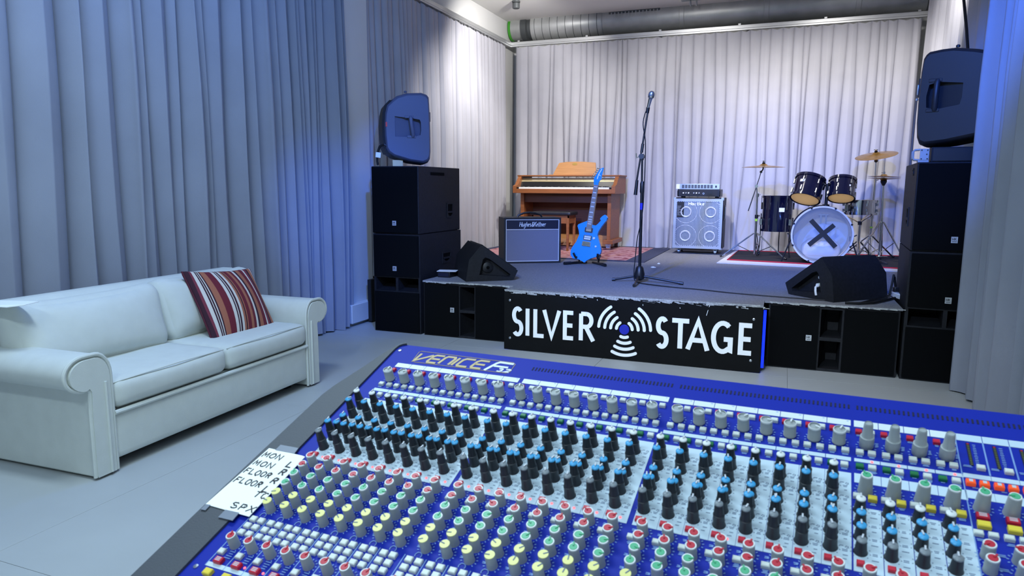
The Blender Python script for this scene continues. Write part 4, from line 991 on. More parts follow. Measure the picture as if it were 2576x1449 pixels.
for x in (.05, .44):
    for y in (.05, .25): obj('rubber_foot', MB().lathe([(.014, 0), (.014, .012)], (x, y, 0), n=12), 'black_plastic', ba)
obj('face_plate', box(.03, .46, -.008, 0, .02, .092), 'tag_black', ba)
for i, x in enumerate((.07, .10, .13, .19, .22, .25)): obj('knob', MB().lathe([(.009, 0), (.008, .014)], (x, -.008, .055), (0, -1, 0), 12), 'grey_plastic' if i % 2 else 'cap_white', ba)
obj('display', box(.34, .40, -.010, -.008, .04, .075), 'ebony', ba); obj('socket', MB().lathe([(.011, 0), (.011, .004), (.006, .004), (.006, 0)], (.30, -.008, .05), (0, -1, 0), 14), 'steel', ba)
for x in (.008, .482): obj('rack_handle', MB().tube([(x, 0, .025), (x, -.028, .03), (x, -.028, .08), (x, 0, .085)], .008, 8), 'hardware_black', ba)
ra = thing('effects_rack_unit', 'silver rack unit with a row of dark slots on top of the bass amplifier', 'amplifier', (-1.207, 8.45, SZ + .763))
obj('case', box(.01, .475, 0, .28, 0, .062), 'grey_plastic', ra, bevel=.002)
obj('face_plate', box(-.004, .49, -.008, 0, .0, .064), 'rack_silver', ra, bevel=.002)
for i in range(10): obj('vent_slot', box(.06 + i * .036, .088 + i * .036, -.0095, -.008, .012, .052), 'duct_dark', ra)
obj('power_switch', box(.44, .458, -.012, -.008, .02, .044), 'ebony', ra); obj('end_cap', box(-.006, .034, -.012, -.008, .004, .06), 'cap_white', ra)
# ------------------------------------------------------------------ drum kit
ZD = SZ + .012
def lug(mb, c, ax, r, h0, h1, n, ph=0.0, s=.010):
    ax = Vector(ax).normalized(); e1 = ax.orthogonal().normalized(); e2 = ax.cross(e1)
    for i in range(n):
        a = 2 * PI * i / n + ph; d_ = e1 * math.cos(a) + e2 * math.sin(a); p = Vector(c) + d_ * (r + .006)
        mb.cyl(p + ax * h0, p + ax * h1, s, n=8)
def rods(mb, c, ax, r, h0, h1, n, ph=0.0):
    ax = Vector(ax).normalized(); e1 = ax.orthogonal().normalized(); e2 = ax.cross(e1)
    for i in range(n):
        a = 2 * PI * i / n + ph; p = Vector(c) + (e1 * math.cos(a) + e2 * math.sin(a)) * (r + .012); mb.cyl(p + ax * h0, p + ax * h1, .0035, n=6)
def drum(name, label, c, ax, r, h, n=6, legs=None, shell='drum_black', ph=.3):
    t = thing(name, label, 'drum', c); ax = Vector(ax).normalized(); O_ = Vector((0, 0, 0))
    obj('shell', MB().lathe([(r, -h / 2 + .01), (r, h / 2 - .01)], O_, ax, 40, cap=False), shell, t)
    obj('shell_lining', MB().lathe([(r - .006, -h / 2 + .01), (r - .006, h / 2 - .01)], O_, ax, 40, cap=False), 'drum_wood' if shell == 'drum_black' else 'chrome', t)
    for s_, hm in ((-1, 'head_amber'), (1, 'head_amber')):
        obj('head', MB().lathe([(.0005, s_ * (h / 2 + .001)), (r - .004, s_ * (h / 2 + .002))], O_, ax, 40, cap=False), hm, t)
        z0, z1 = sorted((s_ * (h / 2 - .018), s_ * (h / 2 + .007)))
        obj('hoop', MB().lathe([(r + .002, z0), (r + .012, z0), (r + .012, z1), (r - .002, z1)], O_, ax, 40, cap=False), 'drum_black' if shell == 'drum_black' else 'chrome', t)
    for i in range(n):
        for h0, h1 in ((-.32, -.12), (.12, .32)): m_ = MB(); lug(m_, O_, ax, r, h * h0, h * h1, 1, ph + 2 * PI * i / n); obj('lug', m_, 'chrome', t)
    m_ = MB(); rods(m_, O_, ax, r, h * .2, h / 2 + .004, n, ph); rods(m_, O_, ax, r, -h / 2 - .004, -h * .2, n, ph); obj('tension_rods', m_, 'chrome', t, kind='stuff')
    return t
def badge_on(t, ax, r, ang_dir, hz, w=.05, h=.028):
    ax = Vector(ax).normalized(); d_ = Vector(ang_dir); d_ = (d_ - ax * d_.dot(ax)).normalized(); e = ax.cross(d_)
    q = [d_ * (r + .003) + e * a + ax * (hz + b) for a, b in ((-w / 2, -h / 2), (w / 2, -h / 2), (w / 2, h / 2), (-w / 2, h / 2))]
    obj('badge', MB().add(q + [p - d_ * .006 for p in q], [(0, 1, 2, 3)] + [(i, (i + 1) % 4, 4 + (i + 1) % 4, 4 + i) for i in range(4)]), 'logo_white', t)

# bass drum
KC = (.368, 7.73, SZ + .012 + .297); KR = .282
kd = thing('bass_drum', 'bass drum with a clear front head taped with a black cross', 'drum', KC)
Yx = (0, 1, 0)
obj('shell', MB().lathe([(KR, .035), (KR, .42)], (0, 0, 0), Yx, 48, cap=False), 'drum_black', kd)
obj('shell_lining', MB().lathe([(KR - .008, .03), (KR - .008, .43)], (0, 0, 0), Yx, 48, cap=False), 'drum_wood', kd)
obj('front_hoop', MB().lathe([(KR - .004, -.004), (KR + .013, -.004), (KR + .013, .036), (KR - .004, .036)], (0, 0, 0), Yx, 48, cap=False), 'hoop_white', kd)
obj('rear_hoop', MB().lathe([(KR - .004, .415), (KR + .013, .415), (KR + .013, .455), (KR - .004, .455)], (0, 0, 0), Yx, 48, cap=False), 'drum_black', kd)
obj('front_head', MB().lathe([(.0005, .004), (KR - .003, .006)], (0, 0, 0), Yx, 48, cap=False), 'clear_head', kd)
obj('rear_head', MB().lathe([(.0005, .44), (KR - .003, .438)], (0, 0, 0), Yx, 48, cap=False), 'pillow_white', kd)
frK = lambda x, y, h: Vector((x, .002 - h, y))
tp = MB(); tp.ribbon([(-.112, .150), (.135, -.118)], .046, frK, 0, .002); obj('tape_strip', tp, 'tape_black', kd, smooth=0)
tp = MB(); tp.ribbon([(.108, .105), (-.118, -.105)], .046, frK, .001, .003); obj('tape_strip', tp, 'tape_black', kd, smooth=0)
lg = MB()
for x in (-.020, .028): lg.ribbon([(x, .20), (x, .115)], .016, frK, 0, .001)
lg.ribbon([(-.045, .207), (.05, .207)], .013, frK, 0, .001)
obj('head_print', lg, 'cap_grey', kd, smooth=0)
for i in range(8): m_ = MB(); lug(m_, (0, 0, 0), Yx, KR + .004, -.008, .05, 1, .39 + PI * i / 4, .011); obj('claw_hook', m_, 'hardware_black', kd)
m_ = MB(); rods(m_, (0, 0, 0), Yx, KR + .006, .05, .40, 8, .39); obj('tension_rods', m_, 'chrome', kd, kind='stuff')
for s_ in (-1, 1):
    a0 = Vector((s_ * .283, .10, -.04)); f_ = Vector((s_ * .372, .05, -.292))
    sp = obj('spur', MB().cyl(a0, f_, .0075, n=10), 'hardware_black', kd); obj('spur_clamp', MB().box(a0.x - .02, a0.x + .02, .075, .125, -.065, -.01), 'hardware_black', sp, bevel=.004)
    obj('wing_nut', MB().tube([a0 + Vector((s_ * .02, -.02, .03)), a0 + Vector((s_ * .045, -.02, .045))], .006, 8), 'hardware_black', sp)
obj('tom_holder', MB().lathe([(.035, .28), (.035, .305), (.016, .31), (.016, .52)], (.03, .24, 0), (0, 0, 1), 16), 'hardware_black', kd)
obj('tom_arm', MB().tube([(.03, .24, .50), (-.03, .25, .53), (-.075, .26, .51)], .011, 8), 'hardware_black', kd)
obj('tom_arm', MB().tube([(.03, .24, .50), (.06, .25, .53), (.09, .26, .51)], .011, 8), 'hardware_black', kd)
o = obj('pillow', MB().soft((.17, .16, .09), .07, (.02, .02, .03), 10).xf(Matrix.Translation((.372, 7.945, SZ + .012 + .142))), 'pillow_white'); tag(o, 'white pillow lying inside the bass drum behind its clear head', 'pillow')

T1 = (.205, .40, .89); T2 = (.05, .40, .915)
t = drum('tom_drum', 'black mounted tom, the left of the two above the bass drum', (.215, 7.99, 1.245), T1, .142, .235); badge_on(t, T1, .142, (-.45, -.8, .1), .03)
t = drum('tom_drum', 'smaller black mounted tom, the right of the two above the bass drum', (.540, 7.99, 1.245), T2, .124, .20); badge_on(t, T2, .124, (.45, -.8, 0), .0, .014, .018)
ft = drum('floor_tom', 'large black floor tom on three legs left of the bass drum', (-.075, 8.45, .968), (0, 0, 1), .163, .385, 6); badge_on(ft, (0, 0, 1), .163, (.28, -.96, 0), .045, .058, .045)
for a in (200, 320, 80):
    c, s_ = math.cos(rad(a)) * .18, math.sin(rad(a)) * .18
    l_ = obj('leg', MB().tube([(c, s_, .0), (c, s_, -.36), (c * 1.05, s_ * 1.05, -.42), (c * 1.1, s_ * 1.1, -.475)], .0055, 8), 'hardware_black', ft)
    obj('leg_bracket', MB().box(c - .016, c + .016, s_ - .016, s_ + .016, -.13, -.06), 'chrome', l_, bevel=.004); obj('rubber_foot', MB().lathe([(.012, -.487), (.009, -.455)], (c * 1.1, s_ * 1.1, 0), n=10), 'black_plastic', l_)
sn = drum('snare_drum', 'chrome snare drum on a basket stand right of the toms', (.755, 8.36, 1.052), (0, 0, 1), .172, .14, 8, shell='chrome')
obj('strainer', MB().box(-.16, -.13, -.145, -.115, -.04, .03), 'chrome', sn, bevel=.004)
def tripod(t, zc, rad_, z_top, z_base, angs, mat_='chrome', dbl=True):
    for a in angs:
        c, s_ = math.cos(rad(a)), math.sin(rad(a))
        m_ = MB()
        for o_ in ((-.009, .009) if dbl else (0,)):
            p = Vector((-s_ * o_, c * o_, 0)); m_.tube([Vector((c * .02, s_ * .02, z_top)) + p, Vector((c * rad_, s_ * rad_, .014)) + p], .0055, 8)
        l_ = obj('leg', m_, mat_, t)
        obj('brace', MB().tube([(c * .018, s_ * .018, z_base), (c * rad_ * .52, s_ * rad_ * .52, z_top * .49)], .0045, 6), mat_, l_)
        obj('rubber_foot', MB().tube([(c * rad_ * .95, s_ * rad_ * .95, .022), (c * rad_ * 1.06, s_ * rad_ * 1.06, .011)], .012, 8), 'black_plastic', l_)
ss = thing('snare_stand', 'chrome basket stand holding the snare drum', 'stand', (.765, 8.36, ZD))
tripod(ss, 0, .20, .20, .09, (30, 150, 270)); obj('pole', MB().cyl((0, 0, .08), (0, 0, .40), .011), 'chrome', ss)
for a in (60, 180, 300):
    c, s_ = math.cos(rad(a)), math.sin(rad(a)); obj('basket_arm', MB().tube([(0, 0, .40), (c * .08, s_ * .08, .445), (c * .165, s_ * .165, .482), (c * .19, s_ * .19, .505)], .006, 8), 'chrome', ss)
obj('tilter', MB().lathe([(.02, .38), (.022, .42)], n=14), 'hardware_black', ss)

def cymbal(label, c, ax, r, dome=.24):
    t = thing('cymbal', label, 'cymbal', c); ax = Vector(ax).normalized()
    pr = [(.006, .030), (r * .10, .028), (r * .17, .018), (r * .21, .010), (r * .6, .002), (r, -.010)]
    obj('plate', MB().lathe(pr + [(r, -.0115), (r * .6, .0005), (r * .21, .0085), (r * .17, .0165), (.006, .0285)], (0, 0, 0), ax, 48, cap=False), 'bronze', t, smooth=60)
    obj('felt', MB().lathe([(.016, .026), (.016, .042)], (0, 0, 0), ax, 14), 'black_cloth', t); obj('wing_nut', MB().lathe([(.009, .042), (.011, .055), (.004, .064)], (0, 0, 0), ax, 10).tube([ax * .052 + Vector((-.02, 0, .004)), ax * .05, ax * .052 + Vector((.02, 0, .004))], .004, 6), 'chrome', t)
    return t
# left boom cymbal stand
cs = thing('cymbal_stand', 'chrome boom cymbal stand at the left of the drum kit', 'stand', (-.288, 8.20, ZD))
tripod(cs, 0, .36, .27, .055, (200, 332, 85))
obj('lower_pole', MB().cyl((0, 0, .035), (0, 0, .455), .0125), 'chrome', cs); obj('middle_pole', MB().cyl((0, 0, .44), (-.004, 0, .70), .0095), 'chrome', cs); obj('upper_pole', MB().cyl((-.004, 0, .69), (-.016, 0, .79), .007), 'chrome', cs)
obj('clutch', MB().lathe([(.018, .435), (.018, .475)], n=14).tube([(.015, 0, .462), (.035, 0, .466)], .007, 8), 'hardware_black', cs); obj('clutch', MB().lathe([(.015, .672), (.015, .71)], n=14).tube([(.01, 0, .69), (.03, 0, .70)], .006, 8), 'chrome', cs)
obj('tape_band', MB().cyl((0, 0, .405), (0, 0, .43), .0145), 'lime_tape', cs, label='bright green tape round the pole')
obj('boom_clutch', MB().cyl((-.016, -.02, .79), (-.016, .02, .79), .017), 'chrome', cs); obj('boom_arm', MB().tube([(-.09, 0, .515), (-.016, 0, .79), (.012, 0, .90), (.022, 0, .945)], .0055, 8), 'chrome', cs)
obj('tilter', MB().cyl((.022, -.014, .945), (.022, .014, .945), .014).tube([(.022, 0, .945), (.04, 0, .97), (.045, 0, 1.015)], .007, 8), 'hardware_black', cs)
cymbal('brass cymbal seen edge-on at the left of the drum kit', (-.243, 8.20, ZD + 1.005), (0, -.012, 1), .225)
# right straight cymbal stand
c2s = thing('cymbal_stand', 'tall straight chrome cymbal stand at the right back of the drum kit', 'stand', (.905, 8.62, ZD))
tripod(c2s, 0, .29, .25, .06, (150, 30, 268))
obj('lower_pole', MB().cyl((0, 0, .03), (0, 0, .46), .0135), 'chrome', c2s); obj('middle_pole', MB().cyl((0, 0, .44), (0, 0, .86), .011), 'chrome', c2s); obj('upper_pole', MB().cyl((0, 0, .84), (-.006, 0, 1.10), .008), 'chrome', c2s)
obj('clutch', MB().lathe([(.02, .44), (.02, .48)], n=14), 'chrome', c2s); obj('clutch', MB().lathe([(.017, .835), (.017, .885)], n=14).tube([(.01, 0, .86), (.035, 0, .866)], .006, 8), 'chrome', c2s)
obj('tape_spot', MB().cyl((0, 0, .335), (0, 0, .352), .0145), 'lime_tape', c2s)
obj('tilter', MB().cyl((-.006, -.018, 1.07), (-.006, .018, 1.07), .019).tube([(-.006, 0, 1.09), (-.008, 0, 1.14)], .007, 8), 'chrome', c2s)
cymbal('large tilted brass cymbal at the top right of the drum kit', (.898, 8.62, ZD + 1.135), (-.15, -.22, .965), .212)
# hi-hat
hh = thing('hi_hat_stand', 'chrome hi-hat stand with a foot pedal in front of the right cymbal stand', 'stand', (.965, 8.28, ZD))
tripod(hh, 0, .26, .42, .10, (205, 335, 80)); obj('lower_tube', MB().cyl((0, 0, .05), (0, 0, .46), .0125), 'chrome', hh); obj('upper_tube', MB().cyl((0, 0, .45), (-.012, 0, .84), .0095), 'chrome', hh)
obj('pull_rod', MB().cyl((-.012, 0, .83), (-.016, 0, 1.01), .004), 'chrome', hh); obj('cymbal_seat', MB().lathe([(.012, .80), (.03, .835), (.032, .85), (.02, .865)], (-.013, 0, 0), n=16), 'hardware_black', hh)
obj('clutch', MB().lathe([(.012, .905), (.012, .945)], (-.015, 0, 0), n=12).tube([(-.02, 0, .93), (-.04, 0, .935)], .005, 8), 'chrome', hh)
pdl = obj('foot_pedal', MB().box(-.045, .045, -.30, -.04, .03, .042), 'chrome', hh, bevel=.004, rot=(rad(-8), 0, 0)); obj('pedal_base', MB().box(-.05, .05, -.30, -.02, .0, .010), 'hardware_black', hh)
for nm, dz, a in (('upper', .016, 1), ('lower', 0, -1)):
    t = thing('hi_hat_cymbal', '%s brass hi-hat cymbal of the pair on the hi-hat stand' % nm, 'cymbal', (.951, 8.28, ZD + .876 + dz))
    r_ = .158
    obj('plate', MB().lathe([(.006, .028 * a), (r_ * .16, .024 * a), (r_ * .22, .012 * a), (r_ * .6, .005 * a), (r_, 0), (r_ * .6, .0035 * a), (r_ * .22, .0105 * a), (.006, .0265 * a)], (0, 0, 0), (0.03, 0.02, 1), 40, cap=False), 'bronze', t, smooth=60)
# bass drum pedal
kp = thing('kick_pedal', 'chrome kick pedal behind the bass drum', 'pedal', (.48, 8.30, ZD))
obj('base_plate', box(-.05, .05, -.06, .26, 0, .008), 'hardware_black', kp); obj('foot_board', MB().box(-.04, .04, 0, .25, .03, .04), 'chrome', kp, rot=(rad(-6), 0, 0), bevel=.003)
for x in (-.05, .05): obj('post', MB().cyl((x, -.02, 0), (x, -.02, .19), .009), 'chrome', kp)
obj('axle', MB().cyl((-.05, -.02, .185), (.05, -.02, .185), .006), 'chrome', kp); obj('beater', MB().tube([(0, -.02, .185), (0, .03, .30)], .004, 6).ball((0, .035, .31), .024, 12), 'pillow_white', kp)

# ------------------------------------------------------------------ sofa
sf = thing('sofa', 'cream two-seat sofa with rolled arms in front of the grey wall curtain', 'sofa', (-2.658, 1.964, 0), rad(91.79))
LS = 1.609
def arm_profile(side):
    P = [(.115, .012), (.115, .44)] + arc(.045, .445, .07, .10, 0, 90, 6) + [(.015, .545)] + arc(-.01, .472, .088, .073, 95, 265, 12) + [(.0, .405)] + [(.012, .39), (.008, .30), (.008, .012)]
    P = [(p[0], p[1]) for p in P]
    return [(LS - p[0], p[1]) for p in P][::-1] if side else P
for sd in (0, 1):
    P = arm_profile(sd)
    a_ = obj('arm', MB().prism(P, .02, .80, XZ(0)), 'sofa', sf, smooth=50, bevel=.008)
    cx = .03 if not sd else LS - .03
    ins = [(p[0] * .86 + .14 * cx, .04 + p[1] * .9 if p[1] > .1 else p[1]) for p in P]
    obj('arm_front', MB().prism(ins, .004, .03, XZ(0)), 'sofa', a_, smooth=50, bevel=.006)
    obj('piping', MB().tube([(p[0], .016, p[1]) for p in (P if not sd else P)][:] , .0085, 8), 'sofa', a_)
    q0 = .078 if not sd else LS - .078
    obj('front_seam', MB().tube([(q0, .002, .015), (q0, .002, .42)], .006, 8), 'sofa', a_)
obj('front_panel', MB().soft((LS / 2 - .112, .03, .104), .018, (0, .008, 0)).xf(Matrix.Translation((LS / 2, .045, .158))), 'sofa', sf)
obj('base', box(.10, LS - .10, .06, .78, .055, .27), 'sofa', sf)
obj('underside', box(.12, LS - .12, .07, .76, .045, .056), 'sofa_dark', sf)
for x in (.16, LS - .2):
    for y in (.12, .70): obj('foot', box(x, x + .05, y, y + .05, 0, .046), 'sofa_dark', sf)
obj('front_piping', MB().tube([(.118, .012, .266), (LS - .118, .012, .266)], .011, 8), 'sofa', sf)
def sag(q, p): return Vector((q.x, q.y, q.z - .006 * (1 + p[2]) * math.cos(p[0] * 1.5) * (1 - p[1] ** 2)))
for x0, x1 in ((.118, .806), (.808, 1.492)):
    c_ = obj('seat_cushion', MB().soft(((x1 - x0) / 2, .31, .068), .045, (.0, .012, .016), 14, sag).xf(Matrix.Translation(((x0 + x1) / 2, .31, .345))), 'sofa', sf, smooth=60)
    pr = []
    obj('cushion_piping', MB().tube([(x0 + .012, .022, .397), (x0 + .05, .012, .4015), ((x0 + x1) / 2, .002, .408), (x1 - .05, .012, .4015), (x1 - .012, .022, .397)], .0032, 6), 'sofa', c_)
obj('back', MB().prism([(.56, .27), (.54, .60), (.56, .69), (.61, .725), (.68, .725), (.735, .70), (.78, .62), (.80, .05), (.60, .05)], .06, LS - .06, lambda a, b, d: Vector((d, a, b))), 'sofa', sf, smooth=50, bevel=.01)
for x0, x1, dz in ((.0, .812, 0), (.806, 1.535, .012)):
    def lean(q, p): return Vector((q.x + .012 * p[2] * p[0], q.y + .004 * math.sin(9 * p[0] + 4 * p[2]), q.z + .018 * p[2] * abs(p[0]) ** 3 - .012 * (1 - p[0] ** 2) * max(0, p[2])))
    T = Matrix.Translation(((x0 + x1) / 2, .475, .552 + dz)) @ Matrix.Rotation(rad(-17), 4, 'X')
    obj('back_cushion', MB().soft(((x1 - x0) / 2, .085, .170), .075, (.006, .05, .012), 16, lean).xf(T), 'sofa', sf, smooth=60)
# striped cushion leaning in the corner
cu = thing('cushion', 'square cushion with dark red, brown and cream stripes on the sofa', 'cushion', (-3.012, 3.160, .560), rot=(0, 0, 0))
def pinch(q, p):
    e = max(abs(p[0]), abs(p[2])); k_ = 1 - .05 * (1 - min(abs(p[0]), abs(p[2]))) * e
    return Vector((q.x * (1 - .05 * (1 - p[2] ** 2) * abs(p[0])), q.y, q.z * (1 - .07 * (1 - p[0] ** 2) * abs(p[2]))))
cm = obj('cover', MB().soft((.26, .018, .225), .016, (0, .062, 0), 16, pinch), 'stripes', cu, smooth=60)
obj('seam', MB().tube([(-.258, 0, -.222), (-.10, 0, -.208), (.10, 0, -.208), (.258, 0, -.222), (.248, 0, 0), (.258, 0, .222), (.10, 0, .208), (-.10, 0, .208), (-.258, 0, .222), (-.248, 0, 0)], .006, 6, True), 'maroon', cu)
cu.rotation_euler = (Matrix.Rotation(rad(91.79), 3, 'Z') @ Matrix.Rotation(rad(-31), 3, 'X') @ Matrix.Rotation(rad(5), 3, 'Y')).to_euler()
q_ = [(-.14, .045, .0), (.065, .075, .004), (.134, -.035, .010), (.06, -.062, .0), (-.15, -.09, .0)]
o = obj('paper_sheet', MB().add(q_ + [(x, y, z + .003) for x, y, z in q_], [(0, 1, 2, 3, 4), (5, 6, 7, 8, 9)] + [(i, (i + 1) % 5, 5 + (i + 1) % 5, 5 + i) for i in range(5)]), 'paper', None, smooth=0, loc=(-3.07, 1.95, .740))
tag(o, 'white paper sheets lying on the back of the sofa', 'paper')
# ------------------------------------------------------------------ mixing console
MC = thing('mixing_console', 'large blue mixing console covered with knobs and buttons in the foreground', 'mixer', (-.589, .983, .957), rot=(rad(20.486), 0, rad(-2.834)))
FR = lambda a, b, h: Vector((a, b, h))
UW = 1.06; V0, V1 = -.66, .0545
pl = [(-.0265, V0), (UW, V0), (UW, V1)] + [(-.012, V1), (-.020, V1 - .003), (-.0245, V1 - .008), (-.0265, V1 - .018)]
obj('chassis', MB().prism(pl, 0, -.055, FR), 'desk_blue', MC, bevel=.0015)
ck = [(-.0266, V0), (-.083, V0), (-.0815, -.36), (-.0745, -.11), (-.070, -.085), (-.050, -.02), (-.0388, .0206), (-.030, .043), (-.020, .0565), (-.012, .0555), (-.020, .0515), (-.0245, .0465), (-.0266, .036)]
obj('end_cheek', MB().prism(ck, .0035, -.085, FR), 'desk_grey', MC, bevel=.004)
obj('end_cheek', MB().prism([(UW, V0), (UW + .05, V0), (UW + .045, -.09), (UW + .01, .05), (UW, .055)], .0035, -.085, FR), 'desk_grey', MC, bevel=.004)
obj('front_rest', MB().prism([(-.08, V0 - .04), (UW + .05, V0 - .04), (UW + .05, V0), (-.08, V0)], .002, -.085, FR), 'desk_grey', MC, bevel=.006)
obj('underbody', MB().prism([(-.02, V0 + .02), (UW - .01, V0 + .02), (UW - .01, V1 - .05), (-.02, V1 - .05)], -.054, -.12, FR), 'desk_grey', MC)
for u, v in ((-.0175, .036), (-.015, -.437)): obj('screw', MB().lathe([(.0032, 0), (.0030, .0012), (.001, .0015)], (u, v, 0), (0, 0, 1), 12), 'screw', MC)

P = .028; BP = 8 * P + .006
def cu_(b, c): return b * BP + c * P
def plate(name, u0, u1, v0, v1, m, par=MC, h=.0006, h0=0.0, label=None):
    return obj(name, box(u0, u1, v0, v1, h0, h), m, par, smooth=0, label=label)
# meshes shared by repeated controls
def kmesh(nm, prof, m, n=20, marks=None):
    mb = MB().lathe(prof, n=n)
    return mb.mesh(nm, m, 40)
ridge = lambda r: r
ME = {}
ME['gain'] = kmesh('gain_knob', [(.0068, 0), (.0078, .0015), (.0078, .003), (.0074, .0035), (.0074, .0205), (.0062, .0215), (.0058, .0195), (.0001, .0195)], 'knob_grey', 24)
mk = MB().box(-.0009, .0009, .001, .0072, .0195, .0222); ME['gain_mark'] = mk.mesh('pointer', 'cap_white', 0)
ME['dual'] = kmesh('gain_knob', [(.0066, 0), (.0080, .002), (.0082, .013), (.0078, .0165), (.0066, .0172), (.0062, .0178), (.0050, .034), (.0046, .0362), (.0040, .037), (.0036, .0358), (.0001, .0358)], 'knob_grey', 24)
ME['tall'] = kmesh('equalizer_knob', [(.0078, 0), (.0066, .003), (.0062, .0145), (.0064, .0152), (.0064, .0162), (.0056, .0168), (.0045, .030), (.0045, .0312)], 'knob_dark', 18)
ME['short'] = kmesh('equalizer_knob', [(.0072, 0), (.0060, .003), (.0048, .0170), (.0048, .0175)], 'knob_dark', 18)
def capmesh(nm, r, m, z):
    mb = MB().lathe([(r, 0), (r, .0012), (r * .72, .0024), (.0001, .0026)], (0, 0, z), n=16)
    return mb.mesh(nm, m, 40)
for k_ in ('white', 'blue', 'grey'): ME['tall_' + k_] = capmesh('knob_cap', .0047, 'cap_' + k_, .031)
for k_ in ('white', 'blue', 'grey'): ME['short_' + k_] = capmesh('knob_cap', .0049, 'cap_' + k_, .0172)
ME['ptr_tall'] = MB().box(-.0008, .0008, 0, .0052, .0320, .0348).mesh('pointer', 'piping_white', 0); ME['ptr_short'] = MB().box(-.0008, .0008, 0, .0054, .0182, .0210).mesh('pointer', 'piping_white', 0)
ME['aux'] = kmesh('aux_knob', [(.0066, 0), (.0062, .0025), (.0061, .0165), (.0058, .0176), (.0001, .0176)], 'knob_grey', 18)
ME['auxt'] = kmesh('aux_knob', [(.0082, 0), (.0076, .003), (.0060, .0235), (.0056, .0246), (.0001, .0246)], 'knob_grey', 18)
ME['pan'] = kmesh('pan_knob', [(.0068, 0), (.0064, .0025), (.0063, .0165), (.0060, .0176), (.0001, .0176)], 'knob_grey', 18)
def dishmesh(m, z, r=.0044):
    mb = MB().lathe([(r, 0), (r * .98, .0006), (.0001, .0006)], (0, 0, z), n=16).box(-.0008, .0008, r * .2, r * 1.35, z, z + .0016)
    return mb.mesh('knob_cap', m, 40)
def dish_y(m, z, r=.0060):
    mb = MB().lathe([(r, 0), (r * .98, .0007), (.0001, .0007)], (0, 0, z), n=16)
    return mb.mesh('knob_cap', m, 40)
for k_ in ('red', 'green'): ME['aux_' + k_] = dishmesh('cap_' + k_, .0176); ME['auxt_' + k_] = dishmesh('cap_' + k_, .0246)
ME['aux_yellow'] = dish_y('cap_yellow', .0172); ME['yellow_mark'] = MB().box(-.0006, .0006, 0, .0062, .0178, .0183).mesh('pointer', 'print_dark', 0)
ME['ring_aux'] = MB().lathe([(.0061, .0160), (.0061, .0172), (.0058, .0179), (.0046, .0179), (.0045, .0174)], n=18, cap=False).mesh('cap_ring', 'cap_white', 40)
ME['ring_auxt'] = MB().lathe([(.0060, .0230), (.0060, .0242), (.0056, .0249), (.0046, .0249), (.0045, .0244)], n=18, cap=False).mesh('cap_ring', 'cap_white', 40)
ME['ring_gain'] = MB().lathe([(.0075, .0188), (.0075, .0205), (.0070, .0212), (.0062, .0212), (.0061, .0200)], n=24, cap=False).mesh('cap_ring', 'cap_white', 40)
def btn(nm, sx_, sy_, h, m):
    mb = MB(); e = .0009
    q0 = [(-sx_ / 2, -sy_ / 2), (sx_ / 2, -sy_ / 2), (sx_ / 2, sy_ / 2), (-sx_ / 2, sy_ / 2)]; q1 = [(x * (1 - 2 * e / sx_), y * (1 - 2 * e / sy_)) for x, y in q0]
    mb.add([(x, y, 0) for x, y in q0] + [(x, y, h - e) for x, y in q0] + [(x, y, h) for x, y in q1], [(8, 9, 10, 11)] + [(i + k_, (i + 1) % 4 + k_, 4 + (i + 1) % 4 + k_, 4 + i + k_) for k_ in (0, 4) for i in range(4)])
    return mb.mesh(nm, m, 0)
ME['w'] = btn('push_button', .0084, .0066, .0046, 'btn_white'); ME['w2'] = btn('push_button', .0088, .0062, .0050, 'btn_white'); ME['g'] = btn('push_button', .0084, .0066, .0046, 'btn_green')
ME['r'] = btn('push_button', .0060, .0070, .0046, 'btn_red'); ME['r2'] = btn('push_button', .0074, .0066, .0046, 'btn_red')
ME['grid'] = btn('assign_button', .0088, .0076, .0044, 'btn_white'); ME['mute'] = btn('mute_button', .0112, .0082, .0056, 'btn_red'); ME['solo'] = btn('solo_button', .0112, .0082, .0056, 'btn_yellow')
ME['y'] = btn('push_button', .0090, .0070, .0056, 'btn_yellow'); ME['o'] = btn('group_button', .0090, .0072, .0056, 'btn_orange'); ME['rw'] = btn('mute_button', .0118, .0076, .0056, 'btn_red'); ME['yw'] = btn('solo_button', .0122, .0082, .0056, 'btn_yellow')
ME['led'] = MB().lathe([(.0015, 0), (.0014, .0008), (.0001, .0014)], n=10).mesh('indicator_light', 'led_red', 40)
btxt = MB()
for i in range(3): btxt.box(-.0036, .0036, -.0022 + i * .0019, -.0012 + i * .0019, .0056, .0058)
ME['btn_text'] = btxt.mesh('button_print', 'piping_white', 0)
tickB = MB(); tickW = MB(); legB = MB(); legW = MB()
def ticks(mb, u, v, r, n=11, a0=225, a1=-45, l=.0021, wd=.0011, h=.0007):
    for i in range(n):
        a = rad(a0 + (a1 - a0) * i / (n - 1)); c, s_ = math.cos(a), math.sin(a)
        mb.add([(u + c * r - s_ * wd / 2, v + s_ * r + c * wd / 2, h), (u + c * r + s_ * wd / 2, v + s_ * r - c * wd / 2, h), (u + c * (r + l) + s_ * wd / 2, v + s_ * (r + l) - c * wd / 2, h), (u + c * (r + l) - s_ * wd / 2, v + s_ * (r + l) + c * wd / 2, h)], [(0, 1, 2, 3)])
def bars(mb, u, v, n, w, h=.0007, step=.0019):
    for i in range(n):
        ww = w * rnd.uniform(.6, 1); mb.add([(u - ww / 2, v - i * step, h), (u + ww / 2, v - i * step, h), (u + ww / 2, v - i * step + .0011, h), (u - ww / 2, v - i * step + .0011, h)], [(0, 1, 2, 3)])
